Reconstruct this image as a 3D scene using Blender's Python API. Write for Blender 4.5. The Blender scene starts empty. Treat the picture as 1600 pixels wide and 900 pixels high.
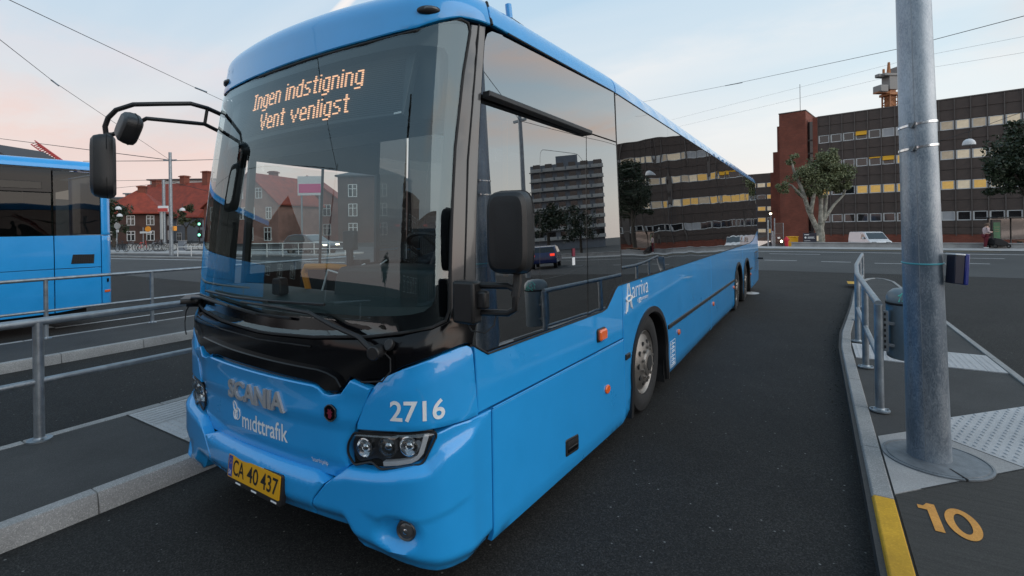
import bpy, bmesh, math, random
import numpy as np
from mathutils import Vector, Matrix, geometry, noise
R_ = random.Random(7)
scene = bpy.context.scene
col = scene.collection

# ------------------------------------------------------------------ camera
FOC, PPX, PPY, ROLL, YAW, CAMH = 763.0, 800.0, 354.3, .014, math.radians(31.88), 1.85
RT = np.array([math.cos(YAW), math.sin(YAW), 0.]); FW = np.array([-math.sin(YAW), math.cos(YAW), 0.]); UP = np.array([0, 0, 1.])
cam = bpy.data.cameras.new('camera'); camo = bpy.data.objects.new('camera', cam); col.objects.link(camo)
cr, sr = math.cos(ROLL), math.sin(ROLL)
cx = RT * cr - UP * sr; cy = RT * sr + UP * cr; cz = -FW
camo.matrix_world = Matrix(((cx[0], cy[0], cz[0], 0), (cx[1], cy[1], cz[1], 0), (cx[2], cy[2], cz[2], CAMH), (0, 0, 0, 1)))
cam.sensor_width = 36; cam.lens = FOC / 1600 * 36
cam.shift_y = -(450 - PPY) / 1600
cam.clip_start = .05; cam.clip_end = 3000
scene.camera = camo
scene.render.resolution_x, scene.render.resolution_y = 1024, 576

def at(px, py, D):
    """survey point: sight line through a photo point, taken to depth D metres"""
    u, v = px - PPX, py - PPY
    u2, v2 = u * cr - v * sr, u * sr + v * cr
    return np.array([0, 0, CAMH]) + D * (RT * u2 / FOC + FW - UP * v2 / FOC)

# ------------------------------------------------------------------ light
SUN_AZ, SUN_EL = (1., 0.035), math.radians(24)
scene.view_settings.view_transform = 'Standard'; scene.view_settings.look = 'None'
scene.view_settings.exposure = 0.0; scene.view_settings.gamma = 1.0
w = bpy.data.worlds.new('World'); scene.world = w; w.use_nodes = True
nt = w.node_tree; nt.nodes.clear()
def N(t, **k):
    n = nt.nodes.new(t)
    for a, b in k.items(): setattr(n, a, b)
    return n
def L(a, b): nt.links.new(a, b)
def wmath(op, a, b=None, c=None, clamp=False):
    n = N('ShaderNodeMath', operation=op); n.use_clamp = clamp
    for i, x in enumerate((a, b, c)):
        if x is None: continue
        if isinstance(x, (int, float)): n.inputs[i].default_value = x
        else: L(x, n.inputs[i])
    return n.outputs[0]
def wvec(op, a, b):
    n = N('ShaderNodeVectorMath', operation=op)
    for i, x in enumerate((a, b)):
        if isinstance(x, (tuple, list)): n.inputs[i].default_value = x
        else: L(x, n.inputs[i])
    return n
def wmix(f, a, b):
    n = N('ShaderNodeMix', data_type='RGBA')
    for i, x in ((0, f), (6, a), (7, b)):
        if isinstance(x, (int, float)): n.inputs[i].default_value = x
        elif isinstance(x, tuple): n.inputs[i].default_value = x
        else: L(x, n.inputs[i])
    return n.outputs[2]
def wramp(x, stops):
    n = N('ShaderNodeValToRGB'); L(x, n.inputs[0]); e = n.color_ramp.elements
    while len(e) < len(stops): e.new(.5)
    for q, (p, c) in zip(e, stops): q.position = p; q.color = (*c, 1) if len(c) == 3 else c
    return n.outputs[0]
tc = N('ShaderNodeTexCoord'); D_ = tc.outputs['Generated']
sep = N('ShaderNodeSeparateXYZ'); L(D_, sep.inputs[0]); zz = wmath('MAXIMUM', sep.outputs[2], 0.0)
pink = wramp(zz, [(0, (.80, .60, .57)), (.06, (.80, .635, .62)), (.16, (.70, .66, .68)), (.28, (.58, .68, .78)), (.45, (.47, .645, .81)), (.75, (.40, .57, .72)), (1, (.34, .50, .66))])
cream = wramp(zz, [(0, (.93, .86, .80)), (.07, (.91, .90, .87)), (.18, (.78, .86, .90)), (.32, (.58, .745, .86)), (.5, (.43, .635, .82)), (.75, (.40, .57, .72)), (1, (.34, .50, .66))])
dt = wvec('DOT_PRODUCT', D_, (.92, .40, 0)).outputs['Value']
side = wmath('MULTIPLY_ADD', dt, 1.1, .48, clamp=True)
base = wmix(side, pink, cream)
den = wmath('ADD', zz, .13)
px_ = wmath('DIVIDE', sep.outputs[0], den); py_ = wmath('DIVIDE', sep.outputs[1], den)
comb = N('ShaderNodeCombineXYZ'); L(px_, comb.inputs[0]); L(py_, comb.inputs[1])
mp = N('ShaderNodeMapping'); L(comb.outputs[0], mp.inputs[0]); mp.inputs['Rotation'].default_value = (0, 0, math.radians(35)); mp.inputs['Scale'].default_value = (.22, .85, 1); mp.inputs['Location'].default_value = (3.1, 1.6, 0)
nz = N('ShaderNodeTexNoise'); L(mp.outputs[0], nz.inputs['Vector']); nz.inputs['Scale'].default_value = 1.0; nz.inputs['Detail'].default_value = 5; nz.inputs['Roughness'].default_value = .52; nz.inputs['Distortion'].default_value = .5
cm = wramp(nz.outputs['Fac'], [(.46, (0, 0, 0)), (.70, (1, 1, 1))])
cm = wmath('MULTIPLY', cm, wramp(zz, [(0, (.35,) * 3), (.12, (.9,) * 3), (.5, (.75,) * 3), (.8, (.3,) * 3)]))
cloudc = wramp(zz, [(0, (.86, .80, .78)), (.2, (.85, .86, .87)), (.5, (.82, .85, .89))])
sky1 = wmix(wmath('MULTIPLY', cm, .65), base, cloudc)
# one straight vapour trail, on a great circle through two sighted directions
d1 = at(486, 62, 1) - np.array([0, 0, CAMH]); d2 = at(548, -4, 1) - np.array([0, 0, CAMH]); d1 /= np.linalg.norm(d1); d2 /= np.linalg.norm(d2)
gn = np.cross(d1, d2); gn /= np.linalg.norm(gn); mid = d1 + d2; mid /= np.linalg.norm(mid)
dist = wmath('ABSOLUTE', wvec('DOT_PRODUCT', D_, tuple(gn)).outputs['Value'])
along = wvec('DOT_PRODUCT', D_, tuple(mid)).outputs['Value']
tm = wmath('MULTIPLY', wramp(wmath('MULTIPLY', dist, 100), [(0, (1,) * 3), (.6, (.75,) * 3), (1, (0,) * 3)]), wramp(along, [(.985, (0,) * 3), (.992, (1,) * 3)]))
sky2 = wmix(wmath('MULTIPLY', tm, .9), sky1, (.97, .90, .86, 1))
def dirn(px, py): v = at(px, py, 1) - np.array([0, 0, CAMH]); return v / np.linalg.norm(v)
nb = N('ShaderNodeTexNoise'); mp2 = N('ShaderNodeMapping'); L(comb.outputs[0], mp2.inputs[0]); mp2.inputs['Scale'].default_value = (1.1, 1.6, 1); L(mp2.outputs[0], nb.inputs['Vector']); nb.inputs['Scale'].default_value = 1.6; nb.inputs['Detail'].default_value = 6; nb.inputs['Roughness'].default_value = .6
def cirrus(sky, a, b_, width, length, colr, amt):
    """a long soft streak of high cloud between two directions of the sky"""
    g = np.cross(a, b_); g /= np.linalg.norm(g); m = (a + b_) / np.linalg.norm(a + b_)
    dd = wmath('ABSOLUTE', wmath('ADD', wvec('DOT_PRODUCT', D_, tuple(g)).outputs['Value'], wmath('MULTIPLY', wmath('SUBTRACT', nb.outputs['Fac'], .5), width * 1.6)))
    f1 = wramp(wmath('DIVIDE', dd, width), [(0, (1,) * 3), (.45, (.6,) * 3), (1, (0,) * 3)]); f2 = wramp(wvec('DOT_PRODUCT', D_, tuple(m)).outputs['Value'], [(math.cos(length), (0,) * 3), (math.cos(length * .55), (1,) * 3)])
    f3 = wramp(nb.outputs['Fac'], [(.30, (.25,) * 3), (.60, (1,) * 3)])
    return wmix(wmath('MULTIPLY', wmath('MULTIPLY', wmath('MULTIPLY', f1, f2), f3), amt), sky, (*colr, 1))
ud = lambda x, y, z: np.array([x, y, z]) / np.linalg.norm([x, y, z])
sky2 = cirrus(sky2, dirn(955, 128), dirn(1420, 4), .055, .62, (.92, .89, .88), .5)
sky2 = cirrus(sky2, dirn(1330, 160), dirn(1640, 78), .05, .5, (.92, .91, .90), .5)
sky2 = cirrus(sky2, dirn(20, 205), dirn(360, 262), .09, .7, (.83, .62, .59), .8)
sky2 = cirrus(sky2, dirn(60, 60), dirn(330, 110), .05, .5, (.80, .69, .71), .6)
sky2 = cirrus(sky2, ud(.44, .86, .33), ud(.66, .70, .40), .05, .42, (.95, .70, .58), .75)
sky2 = cirrus(sky2, ud(.44, .87, .21), ud(.72, .68, .25), .04, .42, (.95, .68, .54), .7)
sky2 = cirrus(sky2, ud(.80, .20, .30), ud(.75, -.45, .42), .07, .9, (.95, .68, .54), .7)
bg = N('ShaderNodeBackground'); L(sky2, bg.inputs[0]); bg.inputs[1].default_value = 1.0
ns = N('ShaderNodeTexSky', sky_type='NISHITA'); ns.sun_disc = False; ns.sun_elevation = math.radians(.6); ns.sun_rotation = math.atan2(SUN_AZ[0], SUN_AZ[1])
bg2 = N('ShaderNodeBackground'); L(ns.outputs[0], bg2.inputs[0]); bg2.inputs[1].default_value = .05
ad = N('ShaderNodeAddShader'); L(bg.outputs[0], ad.inputs[0]); L(bg2.outputs[0], ad.inputs[1])
ow = N('ShaderNodeOutputWorld'); L(ad.outputs[0], ow.inputs[0])
sl = bpy.data.lights.new('sun', 'SUN'); so = bpy.data.objects.new('sun', sl); col.objects.link(so)
sl.energy = 1.7; sl.angle = math.radians(80); sl.color = (1, .95, .90)
sv = Vector((SUN_AZ[0] * math.cos(SUN_EL), SUN_AZ[1] * math.cos(SUN_EL), math.sin(SUN_EL)))
so.rotation_euler = sv.to_track_quat('Z', 'Y').to_euler(); so.location = (30, -25, 30)

# ------------------------------------------------------------------ materials
def mat(name, c=(.5, .5, .5), rough=.5, metal=0., coat=0., spec=.5, var=0., vscale=8., bump=0., bscale=60., emit=None, estr=1., alt=None, ior=None):
    m = bpy.data.materials.new(name); m.use_nodes = True; t = m.node_tree; b = t.nodes['Principled BSDF']
    b.inputs['Base Color'].default_value = (*c, 1); b.inputs['Roughness'].default_value = rough; b.inputs['Metallic'].default_value = metal
    b.inputs['Coat Weight'].default_value = coat; b.inputs['Coat Roughness'].default_value = .04; b.inputs['Specular IOR Level'].default_value = spec
    if emit: b.inputs['Emission Color'].default_value = (*emit, 1); b.inputs['Emission Strength'].default_value = estr
    tcn = t.nodes.new('ShaderNodeTexCoord')
    if var > 0:
        n = t.nodes.new('ShaderNodeTexNoise'); n.inputs['Scale'].default_value = vscale; n.inputs['Detail'].default_value = 6; n.inputs['Roughness'].default_value = .62
        t.links.new(tcn.outputs['Object'], n.inputs['Vector'])
        r = t.nodes.new('ShaderNodeValToRGB'); a2 = alt or tuple(x * (1 - var) for x in c); a3 = tuple(min(1, x * (1 + var * .7)) for x in c)
        r.color_ramp.elements[0].position = .3; r.color_ramp.elements[0].color = (*a2, 1); r.color_ramp.elements[1].position = .7; r.color_ramp.elements[1].color = (*a3, 1)
        t.links.new(n.outputs['Fac'], r.inputs[0]); t.links.new(r.outputs[0], b.inputs['Base Color'])
        q = t.nodes.new('ShaderNodeMapRange'); q.inputs['To Min'].default_value = max(0, rough - .12); q.inputs['To Max'].default_value = min(1, rough + .12)
        t.links.new(n.outputs['Fac'], q.inputs[0]); t.links.new(q.outputs[0], b.inputs['Roughness'])
    if bump > 0:
        n2 = t.nodes.new('ShaderNodeTexNoise'); n2.inputs['Scale'].default_value = bscale; n2.inputs['Detail'].default_value = 4
        t.links.new(tcn.outputs['Object'], n2.inputs['Vector'])
        bp = t.nodes.new('ShaderNodeBump'); bp.inputs['Strength'].default_value = bump; bp.inputs['Distance'].default_value = .01
        t.links.new(n2.outputs['Fac'], bp.inputs['Height']); t.links.new(bp.outputs[0], b.inputs['Normal'])
    return m
def glass(name, tint=(.3, .33, .33), f0=.12, wave=0., wscale=1.5, power=5., tcol=(1, 1, 1)):
    """thin pane: reflects by angle, the rest passes through tinted"""
    m = bpy.data.materials.new(name); m.use_nodes = True; t = m.node_tree; t.nodes.clear()
    o = t.nodes.new('ShaderNodeOutputMaterial'); mx = t.nodes.new('ShaderNodeMixShader'); g = t.nodes.new('ShaderNodeBsdfGlossy'); tr = t.nodes.new('ShaderNodeBsdfTransparent')
    tr.inputs[0].default_value = (*tint, 1); g.inputs['Roughness'].default_value = 0.0; g.inputs[0].default_value = (*tcol, 1)
    lw = t.nodes.new('ShaderNodeLayerWeight'); lw.inputs[0].default_value = .5
    pw = t.nodes.new('ShaderNodeMath'); pw.operation = 'POWER'; t.links.new(lw.outputs['Facing'], pw.inputs[0]); pw.inputs[1].default_value = power
    ma = t.nodes.new('ShaderNodeMath'); ma.operation = 'MULTIPLY_ADD'; t.links.new(pw.outputs[0], ma.inputs[0]); ma.inputs[1].default_value = 1 - f0; ma.inputs[2].default_value = f0
    t.links.new(ma.outputs[0], mx.inputs[0]); t.links.new(tr.outputs[0], mx.inputs[1]); t.links.new(g.outputs[0], mx.inputs[2]); t.links.new(mx.outputs[0], o.inputs[0])
    if wave > 0:
        tcn = t.nodes.new('ShaderNodeTexCoord'); n2 = t.nodes.new('ShaderNodeTexNoise'); n2.inputs['Scale'].default_value = wscale; n2.inputs['Detail'].default_value = 1
        t.links.new(tcn.outputs['Object'], n2.inputs['Vector']); bp = t.nodes.new('ShaderNodeBump'); bp.inputs['Strength'].default_value = 1; bp.inputs['Distance'].default_value = wave
        t.links.new(n2.outputs['Fac'], bp.inputs['Height'])
        for nn in (g, lw): t.links.new(bp.outputs[0], nn.inputs['Normal'])
    return m
def speckle(name, lo, hi, rough=.85, scale=220., bump=.6, big=1.3, bigamt=.25, streak=None, chips=False):
    """stone chippings: fine voronoi cells of different greys, with broad worn patches"""
    m = bpy.data.materials.new(name); m.use_nodes = True; t = m.node_tree; b = t.nodes['Principled BSDF']; b.inputs['Roughness'].default_value = rough
    b.inputs['Specular IOR Level'].default_value = .35
    tcn = t.nodes.new('ShaderNodeTexCoord'); v = t.nodes.new('ShaderNodeTexVoronoi'); v.inputs['Scale'].default_value = scale
    t.links.new(tcn.outputs['Object'], v.inputs['Vector'])
    sx = t.nodes.new('ShaderNodeSeparateColor'); t.links.new(v.outputs['Color'], sx.inputs[0])
    r = t.nodes.new('ShaderNodeValToRGB'); e = r.color_ramp.elements
    e[0].position = 0; e[0].color = (*lo, 1); e[1].position = .8; e[1].color = (*[l + (h - l) * .45 for l, h in zip(lo, hi)], 1)
    x = e.new(1.0); x.color = (*hi, 1)
    t.links.new(sx.outputs[0], r.inputs[0])
    n = t.nodes.new('ShaderNodeTexNoise'); n.inputs['Scale'].default_value = big; n.inputs['Detail'].default_value = 7; n.inputs['Roughness'].default_value = .6
    if streak:
        mpn = t.nodes.new('ShaderNodeMapping'); mpn.inputs['Scale'].default_value = streak; mpn.inputs['Rotation'].default_value = (0, 0, math.radians(-46)); t.links.new(tcn.outputs['Object'], mpn.inputs[0]); t.links.new(mpn.outputs[0], n.inputs['Vector'])
    else: t.links.new(tcn.outputs['Object'], n.inputs['Vector'])
    q = t.nodes.new('ShaderNodeMapRange'); q.inputs['From Min'].default_value = .3; q.inputs['From Max'].default_value = .7; q.inputs['To Min'].default_value = 1 - bigamt; q.inputs['To Max'].default_value = 1 + bigamt
    t.links.new(n.outputs['Fac'], q.inputs[0])
    mm = t.nodes.new('ShaderNodeVectorMath'); mm.operation = 'SCALE'; t.links.new(r.outputs[0], mm.inputs[0]); t.links.new(q.outputs[0], mm.inputs['Scale']); outc = mm.outputs[0]
    if chips:
        v2 = t.nodes.new('ShaderNodeTexVoronoi'); v2.inputs['Scale'].default_value = 13; t.links.new(tcn.outputs['Object'], v2.inputs['Vector']); c1 = t.nodes.new('ShaderNodeMath'); c1.operation = 'LESS_THAN'; t.links.new(v2.outputs['Distance'], c1.inputs[0]); c1.inputs[1].default_value = .085
        s2 = t.nodes.new('ShaderNodeSeparateColor'); t.links.new(v2.outputs['Color'], s2.inputs[0]); c2 = t.nodes.new('ShaderNodeMath'); c2.operation = 'GREATER_THAN'; t.links.new(s2.outputs[0], c2.inputs[0]); c2.inputs[1].default_value = .55
        c3 = t.nodes.new('ShaderNodeMath'); c3.operation = 'MULTIPLY'; t.links.new(c1.outputs[0], c3.inputs[0]); t.links.new(c2.outputs[0], c3.inputs[1])
        n9 = t.nodes.new('ShaderNodeTexNoise'); n9.inputs['Scale'].default_value = .55; n9.inputs['Detail'].default_value = 9; n9.inputs['Roughness'].default_value = .7; t.links.new(tcn.outputs['Object'], n9.inputs['Vector'])
        r9 = t.nodes.new('ShaderNodeMapRange'); r9.inputs['From Min'].default_value = .60; r9.inputs['From Max'].default_value = .70; r9.inputs['To Min'].default_value = 1; r9.inputs['To Max'].default_value = .55; t.links.new(n9.outputs['Fac'], r9.inputs[0])
        m9 = t.nodes.new('ShaderNodeVectorMath'); m9.operation = 'SCALE'; t.links.new(outc, m9.inputs[0]); t.links.new(r9.outputs[0], m9.inputs['Scale'])
        mx = t.nodes.new('ShaderNodeMix'); mx.data_type = 'RGBA'; t.links.new(c3.outputs[0], mx.inputs[0]); t.links.new(m9.outputs[0], mx.inputs[6]); mx.inputs[7].default_value = (.16, .155, .15, 1); outc = mx.outputs[2]
    t.links.new(outc, b.inputs['Base Color'])
    bp = t.nodes.new('ShaderNodeBump'); bp.inputs['Strength'].default_value = bump; bp.inputs['Distance'].default_value = .006
    ad_ = t.nodes.new('ShaderNodeMath'); ad_.operation = 'ADD'; t.links.new(sx.outputs[1], ad_.inputs[0]); t.links.new(n.outputs['Fac'], ad_.inputs[1])
    t.links.new(ad_.outputs[0], bp.inputs['Height']); t.links.new(bp.outputs[0], b.inputs['Normal'])
    return m
def brick_mat(name, c1, c2, mortar, scale=1., bw=.23, bh=.065):
    m = bpy.data.materials.new(name); m.use_nodes = True; t = m.node_tree; b = t.nodes['Principled BSDF']; b.inputs['Roughness'].default_value = .9
    tcn = t.nodes.new('ShaderNodeTexCoord'); sp = t.nodes.new('ShaderNodeSeparateXYZ'); t.links.new(tcn.outputs['Object'], sp.inputs[0])
    a = t.nodes.new('ShaderNodeMath'); a.operation = 'ADD'; t.links.new(sp.outputs[0], a.inputs[0]); t.links.new(sp.outputs[1], a.inputs[1])
    cb = t.nodes.new('ShaderNodeCombineXYZ'); t.links.new(a.outputs[0], cb.inputs[0]); t.links.new(sp.outputs[2], cb.inputs[1])
    br = t.nodes.new('ShaderNodeTexBrick'); br.inputs['Color1'].default_value = (*c1, 1); br.inputs['Color2'].default_value = (*c2, 1); br.inputs['Mortar'].default_value = (*mortar, 1)
    br.inputs['Scale'].default_value = scale; br.inputs['Brick Width'].default_value = bw; br.inputs['Row Height'].default_value = bh; br.inputs['Mortar Size'].default_value = .008
    t.links.new(cb.outputs[0], br.inputs['Vector'])
    n = t.nodes.new('ShaderNodeTexNoise'); n.inputs['Scale'].default_value = .6; n.inputs['Detail'].default_value = 8; t.links.new(tcn.outputs['Object'], n.inputs['Vector'])
    q = t.nodes.new('ShaderNodeMapRange'); q.inputs['From Min'].default_value = .3; q.inputs['From Max'].default_value = .7; q.inputs['To Min'].default_value = .75; q.inputs['To Max'].default_value = 1.25; t.links.new(n.outputs['Fac'], q.inputs[0])
    mm = t.nodes.new('ShaderNodeVectorMath'); mm.operation = 'SCALE'; t.links.new(br.outputs['Color'], mm.inputs[0]); t.links.new(q.outputs[0], mm.inputs['Scale']); t.links.new(mm.outputs[0], b.inputs['Base Color'])
    return m
M = dict(
 blue=mat('blue_paint', (.016, .32, .74), .32, coat=1., var=.05, vscale=3.),
 blackgloss=mat('black_gloss', (.003, .003, .004), .14, coat=.0, spec=.32),
 black=mat('black_plastic', (.012, .012, .013), .45, bump=.15, bscale=300),
 blackmatt=mat('black_matt', (.008, .008, .009), .8),
 rubber=mat('rubber', (.016, .016, .017), .75, var=.3, vscale=20, bump=.2, bscale=90),
 greybit=mat('grey_glaze', (.06, .06, .062), .18, coat=.6),
 windscreen=glass('windscreen_glass', (.72, .79, .79), .105, wave=.0015, wscale=.9, power=4.6, tcol=(.78, .94, 1.)),
 sideglass=glass('side_glass', (.10, .11, .11), .40, wave=.006, wscale=1.1, power=4.0),
 driverglass=glass('driver_glass', (.20, .21, .21), .40, wave=.002, wscale=.8, power=4.0),
 darkglass=glass('dark_glass', (.12, .14, .13), .03, wave=.003, power=8.),
 doorglass=glass('door_glass', (.88, .92, .91), .04, power=5.),
 chrome=mat('chrome', (.75, .75, .77), .18, 1.),
 letter=mat('brushed_letter', (.42, .42, .43), .38, .35, bump=.1),
 white=mat('white_print', (.78, .79, .80), .5),
 rim=mat('steel_rim', (.30, .28, .26), .42, .8, var=.18, vscale=12),
 rimdark=mat('rim_hole', (.02, .02, .02), .7),
 amber=mat('amber_lens', (.85, .14, .02), .15, coat=1.),
 lens=glass('lamp_lens', (.85, .87, .88), .10),
 reflector=mat('lamp_reflector', (.85, .86, .88), .10, 1.),
 lampgrey=mat('lamp_housing', (.05, .05, .052), .35, .3),
 strip=mat('light_strip', (.55, .56, .58), .3),
 yellowplate=mat('yellow_plate', (.72, .36, .01), .4),
 plateblue=mat('plate_blue', (.02, .06, .30), .4),
 red=mat('red_print', (.17, .014, .035), .4),
 led=mat('led_dot', (.9, .5, .3), .4, emit=(1.0, .50, .26), estr=1.3),
 ledoff=mat('led_panel', (.028, .036, .042), .5),
 ledline=mat('led_louvre', (.012, .014, .016), .5),
 dash=mat('dash_plastic', (.026, .042, .044), .6, var=.15, vscale=4, bump=.1, bscale=250),
 interior=mat('cabin_lining', (.035, .037, .04), .8, var=.1),
 orange=mat('orange_rail', (.80, .30, .02), .4),
 mirror=mat('mirror_glass', (.8, .8, .8), .02, 1.),
 seat=mat('seat_cloth', (.03, .035, .06), .9),
 asphalt=speckle('asphalt', (.0058, .0055, .0052), (.046, .0445, .042), .86, 150, .8, 1.1, .22, chips=True),
 asphaltold=speckle('worn_asphalt', (.024, .025, .026), (.085, .085, .085), .75, 90, .35, .25, .22),
 concrete=speckle('brushed_concrete', (.038, .036, .033), (.064, .061, .056), .85, 260, .3, 1.6, .17, streak=(1., 22., 1.)),
 pave=speckle('dark_paving', (.040, .040, .040), (.072, .071, .069), .85, 240, .3, 1.4, .22),
 kerb=speckle('granite_kerb', (.22, .22, .218), (.40, .395, .385), .8, 190, .4, 2.2, .18),
 tact=speckle('tactile_concrete', (.36, .36, .365), (.50, .50, .505), .8, 200, .25, 2., .14),
 slab=speckle('pale_concrete', (.28, .275, .27), (.40, .39, .385), .85, 220, .3, 1.5, .2),
 yellowpaint=speckle('yellow_paint', (.50, .27, .012), (.62, .35, .02), .6, 120, .25, 3., .22),
 orangepaint=speckle('orange_paint', (.56, .25, .05), (.68, .33, .08), .7, 160, .3, 6., .15),
 roadwhite=speckle('road_white', (.42, .42, .42), (.6, .6, .6), .7, 60, .2, 3., .25),
 roadyellow=mat('road_yellow', (.45, .30, .06), .7, var=.3, vscale=5),
 galv=mat('galvanised', (.30, .335, .365), .45, .75, var=.28, vscale=9, bump=.12, bscale=60),
 galvpole=None,
 steel=mat('steel_strap', (.75, .76, .78), .2, 1.),
 cover=mat('cast_cover', (.20, .215, .23), .55, .5, var=.25, vscale=14, bump=.3, bscale=70),
 bluebox=mat('blue_enamel', (.012, .025, .20), .35, coat=.5),
 whitebox=mat('white_enamel', (.7, .71, .73), .4),
 tape=mat('cyan_tape', (.08, .35, .40), .5),
 bin=mat('bin_paint', (.16, .20, .225), .42, .4, var=.12, vscale=6),
 graffiti=mat('mint_paint', (.12, .55, .45), .5),
 brown=mat('brown_panel', (.078, .056, .047), .62, var=.25, vscale=1.6),
 brownfin=mat('brown_fin', (.110, .092, .082), .6, var=.15),
 redbrick=brick_mat('red_brick', (.24, .062, .036), (.17, .045, .028), (.16, .08, .06)),
 darkbrick=brick_mat('dark_brick', (.060, .030, .022), (.085, .040, .030), (.07, .05, .045)),
 pinkbrick=brick_mat('pink_brick', (.30, .14, .11), (.24, .11, .085), (.26, .2, .18)),
 rooftile=mat('roof_tile', (.26, .045, .025), .85, var=.35, vscale=1.2),
 greywall=mat('grey_render', (.20, .22, .25), .9, var=.12, vscale=.8),
 palewall=mat('pale_render', (.50, .50, .48), .9, var=.12, vscale=.5),
 darkroof=mat('dark_roof', (.06, .06, .065), .8, var=.2),
 window=mat('window_glass', (.012, .014, .016), .06, coat=1., var=.3, vscale=.4),
 litwarm=mat('lit_window', (.4, .3, .1), .5, var=.45, vscale=1.5, emit=(1., .56, .14), estr=.30),
 litpale=mat('lit_window_pale', (.5, .46, .38), .4, var=.5, vscale=.9, emit=(1., .80, .52), estr=.26),
 litdim=mat('lit_window_dim', (.4, .36, .3), .4, var=.5, vscale=.9, emit=(1., .74, .42), estr=.13),
 blinds=mat('drawn_blind', (.42, .42, .43), .7, var=.15, vscale=.7),
 awning=mat('yellow_awning', (.72, .36, .015), .7, var=.12, vscale=2),
 frame=mat('white_frame', (.62, .62, .61), .55),
 van=mat('white_paint', (.74, .75, .77), .25, coat=.8),
 bark=mat('bark', (.34, .32, .27), .9, var=.5, vscale=3., bump=.5, bscale=12, alt=(.10, .095, .075)),
 darkbark=mat('dark_bark', (.06, .05, .04), .9, var=.4, vscale=5, bump=.5, bscale=20),
 leafpale=mat('leaf_pale', (.17, .19, .095), .6, var=.4, vscale=1.2),
 leafdark=mat('leaf_dark', (.020, .036, .014), .55, var=.5, vscale=.8),
 leafmix=mat('leaf_mixed', (.055, .065, .028), .6, var=.5, vscale=.8),
 crane=mat('crane_paint', (.40, .16, .06), .6, var=.3, vscale=1.),
 cranegrey=mat('crane_grey', (.26, .25, .24), .6),
 cranered=mat('crane_red', (.55, .07, .06), .6),
 wire=mat('wire', (.02, .02, .022), .6),
 lampshade=mat('lamp_shade', (.62, .62, .63), .5),
 glow=mat('lit_lamp', (1, 1, 1), .5, emit=(1., .84, .55), estr=9.),
 green=mat('green_signal', (.1, 1, .6), .5, emit=(.25, 1., .65), estr=3.),
 redlamp=mat('red_lamp', (1, .05, .03), .4, emit=(1., .06, .03), estr=2.),
 navy=mat('navy_sign', (.012, .014, .032), .4),
 poster=mat('poster_green', (.03, .16, .07), .5, var=.4, vscale=3.),
 pinkcoat=mat('pale_pink_cloth', (.52, .40, .40), .9), maroon=mat('maroon_cloth', (.12, .012, .022), .9), skin=mat('skin', (.48, .28, .21), .6), hair=mat('brown_hair', (.12, .075, .05), .8),
 cloth=mat('black_cloth', (.01, .01, .012), .9), redcloth=mat('red_cloth', (.6, .03, .05), .8),
 carblue=mat('dark_blue_car', (.012, .025, .12), .3, coat=1.), cardark=mat('dark_car', (.015, .02, .03), .3, coat=1.),
 pink=mat('pink_print', (.6, .05, .20), .6), poster2=mat('white_poster', (.6, .58, .58), .7),
 wood=mat('wood', (.16, .08, .04), .8),
)
def galv_spangle():
    m = mat('spangled_galvanised', (.34, .37, .41), .45, .7); t = m.node_tree; b = t.nodes['Principled BSDF']
    tcn = t.nodes.new('ShaderNodeTexCoord'); mpn = t.nodes.new('ShaderNodeMapping'); mpn.inputs['Scale'].default_value = (1, 1, .45); t.links.new(tcn.outputs['Object'], mpn.inputs[0])
    n1 = t.nodes.new('ShaderNodeTexNoise'); n1.inputs['Scale'].default_value = 52; n1.inputs['Detail'].default_value = 5; n1.inputs['Distortion'].default_value = 2.2; t.links.new(mpn.outputs[0], n1.inputs['Vector'])
    n2 = t.nodes.new('ShaderNodeTexNoise'); n2.inputs['Scale'].default_value = 3.; n2.inputs['Detail'].default_value = 6; t.links.new(mpn.outputs[0], n2.inputs['Vector'])
    mx = t.nodes.new('ShaderNodeMath'); mx.operation = 'MULTIPLY_ADD'; t.links.new(n1.outputs['Fac'], mx.inputs[0]); mx.inputs[1].default_value = .55; t.links.new(n2.outputs['Fac'], mx.inputs[2])
    r = t.nodes.new('ShaderNodeValToRGB'); e = r.color_ramp.elements; e[0].position = .60; e[0].color = (.15, .19, .235, 1); e[1].position = .95; e[1].color = (.44, .48, .52, 1); t.links.new(mx.outputs[0], r.inputs[0]); t.links.new(r.outputs[0], b.inputs['Base Color'])
    q = t.nodes.new('ShaderNodeMapRange'); q.inputs['To Min'].default_value = .3; q.inputs['To Max'].default_value = .62; t.links.new(n1.outputs['Fac'], q.inputs[0]); t.links.new(q.outputs[0], b.inputs['Roughness'])
    return m
M['galvpole'] = galv_spangle()

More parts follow.
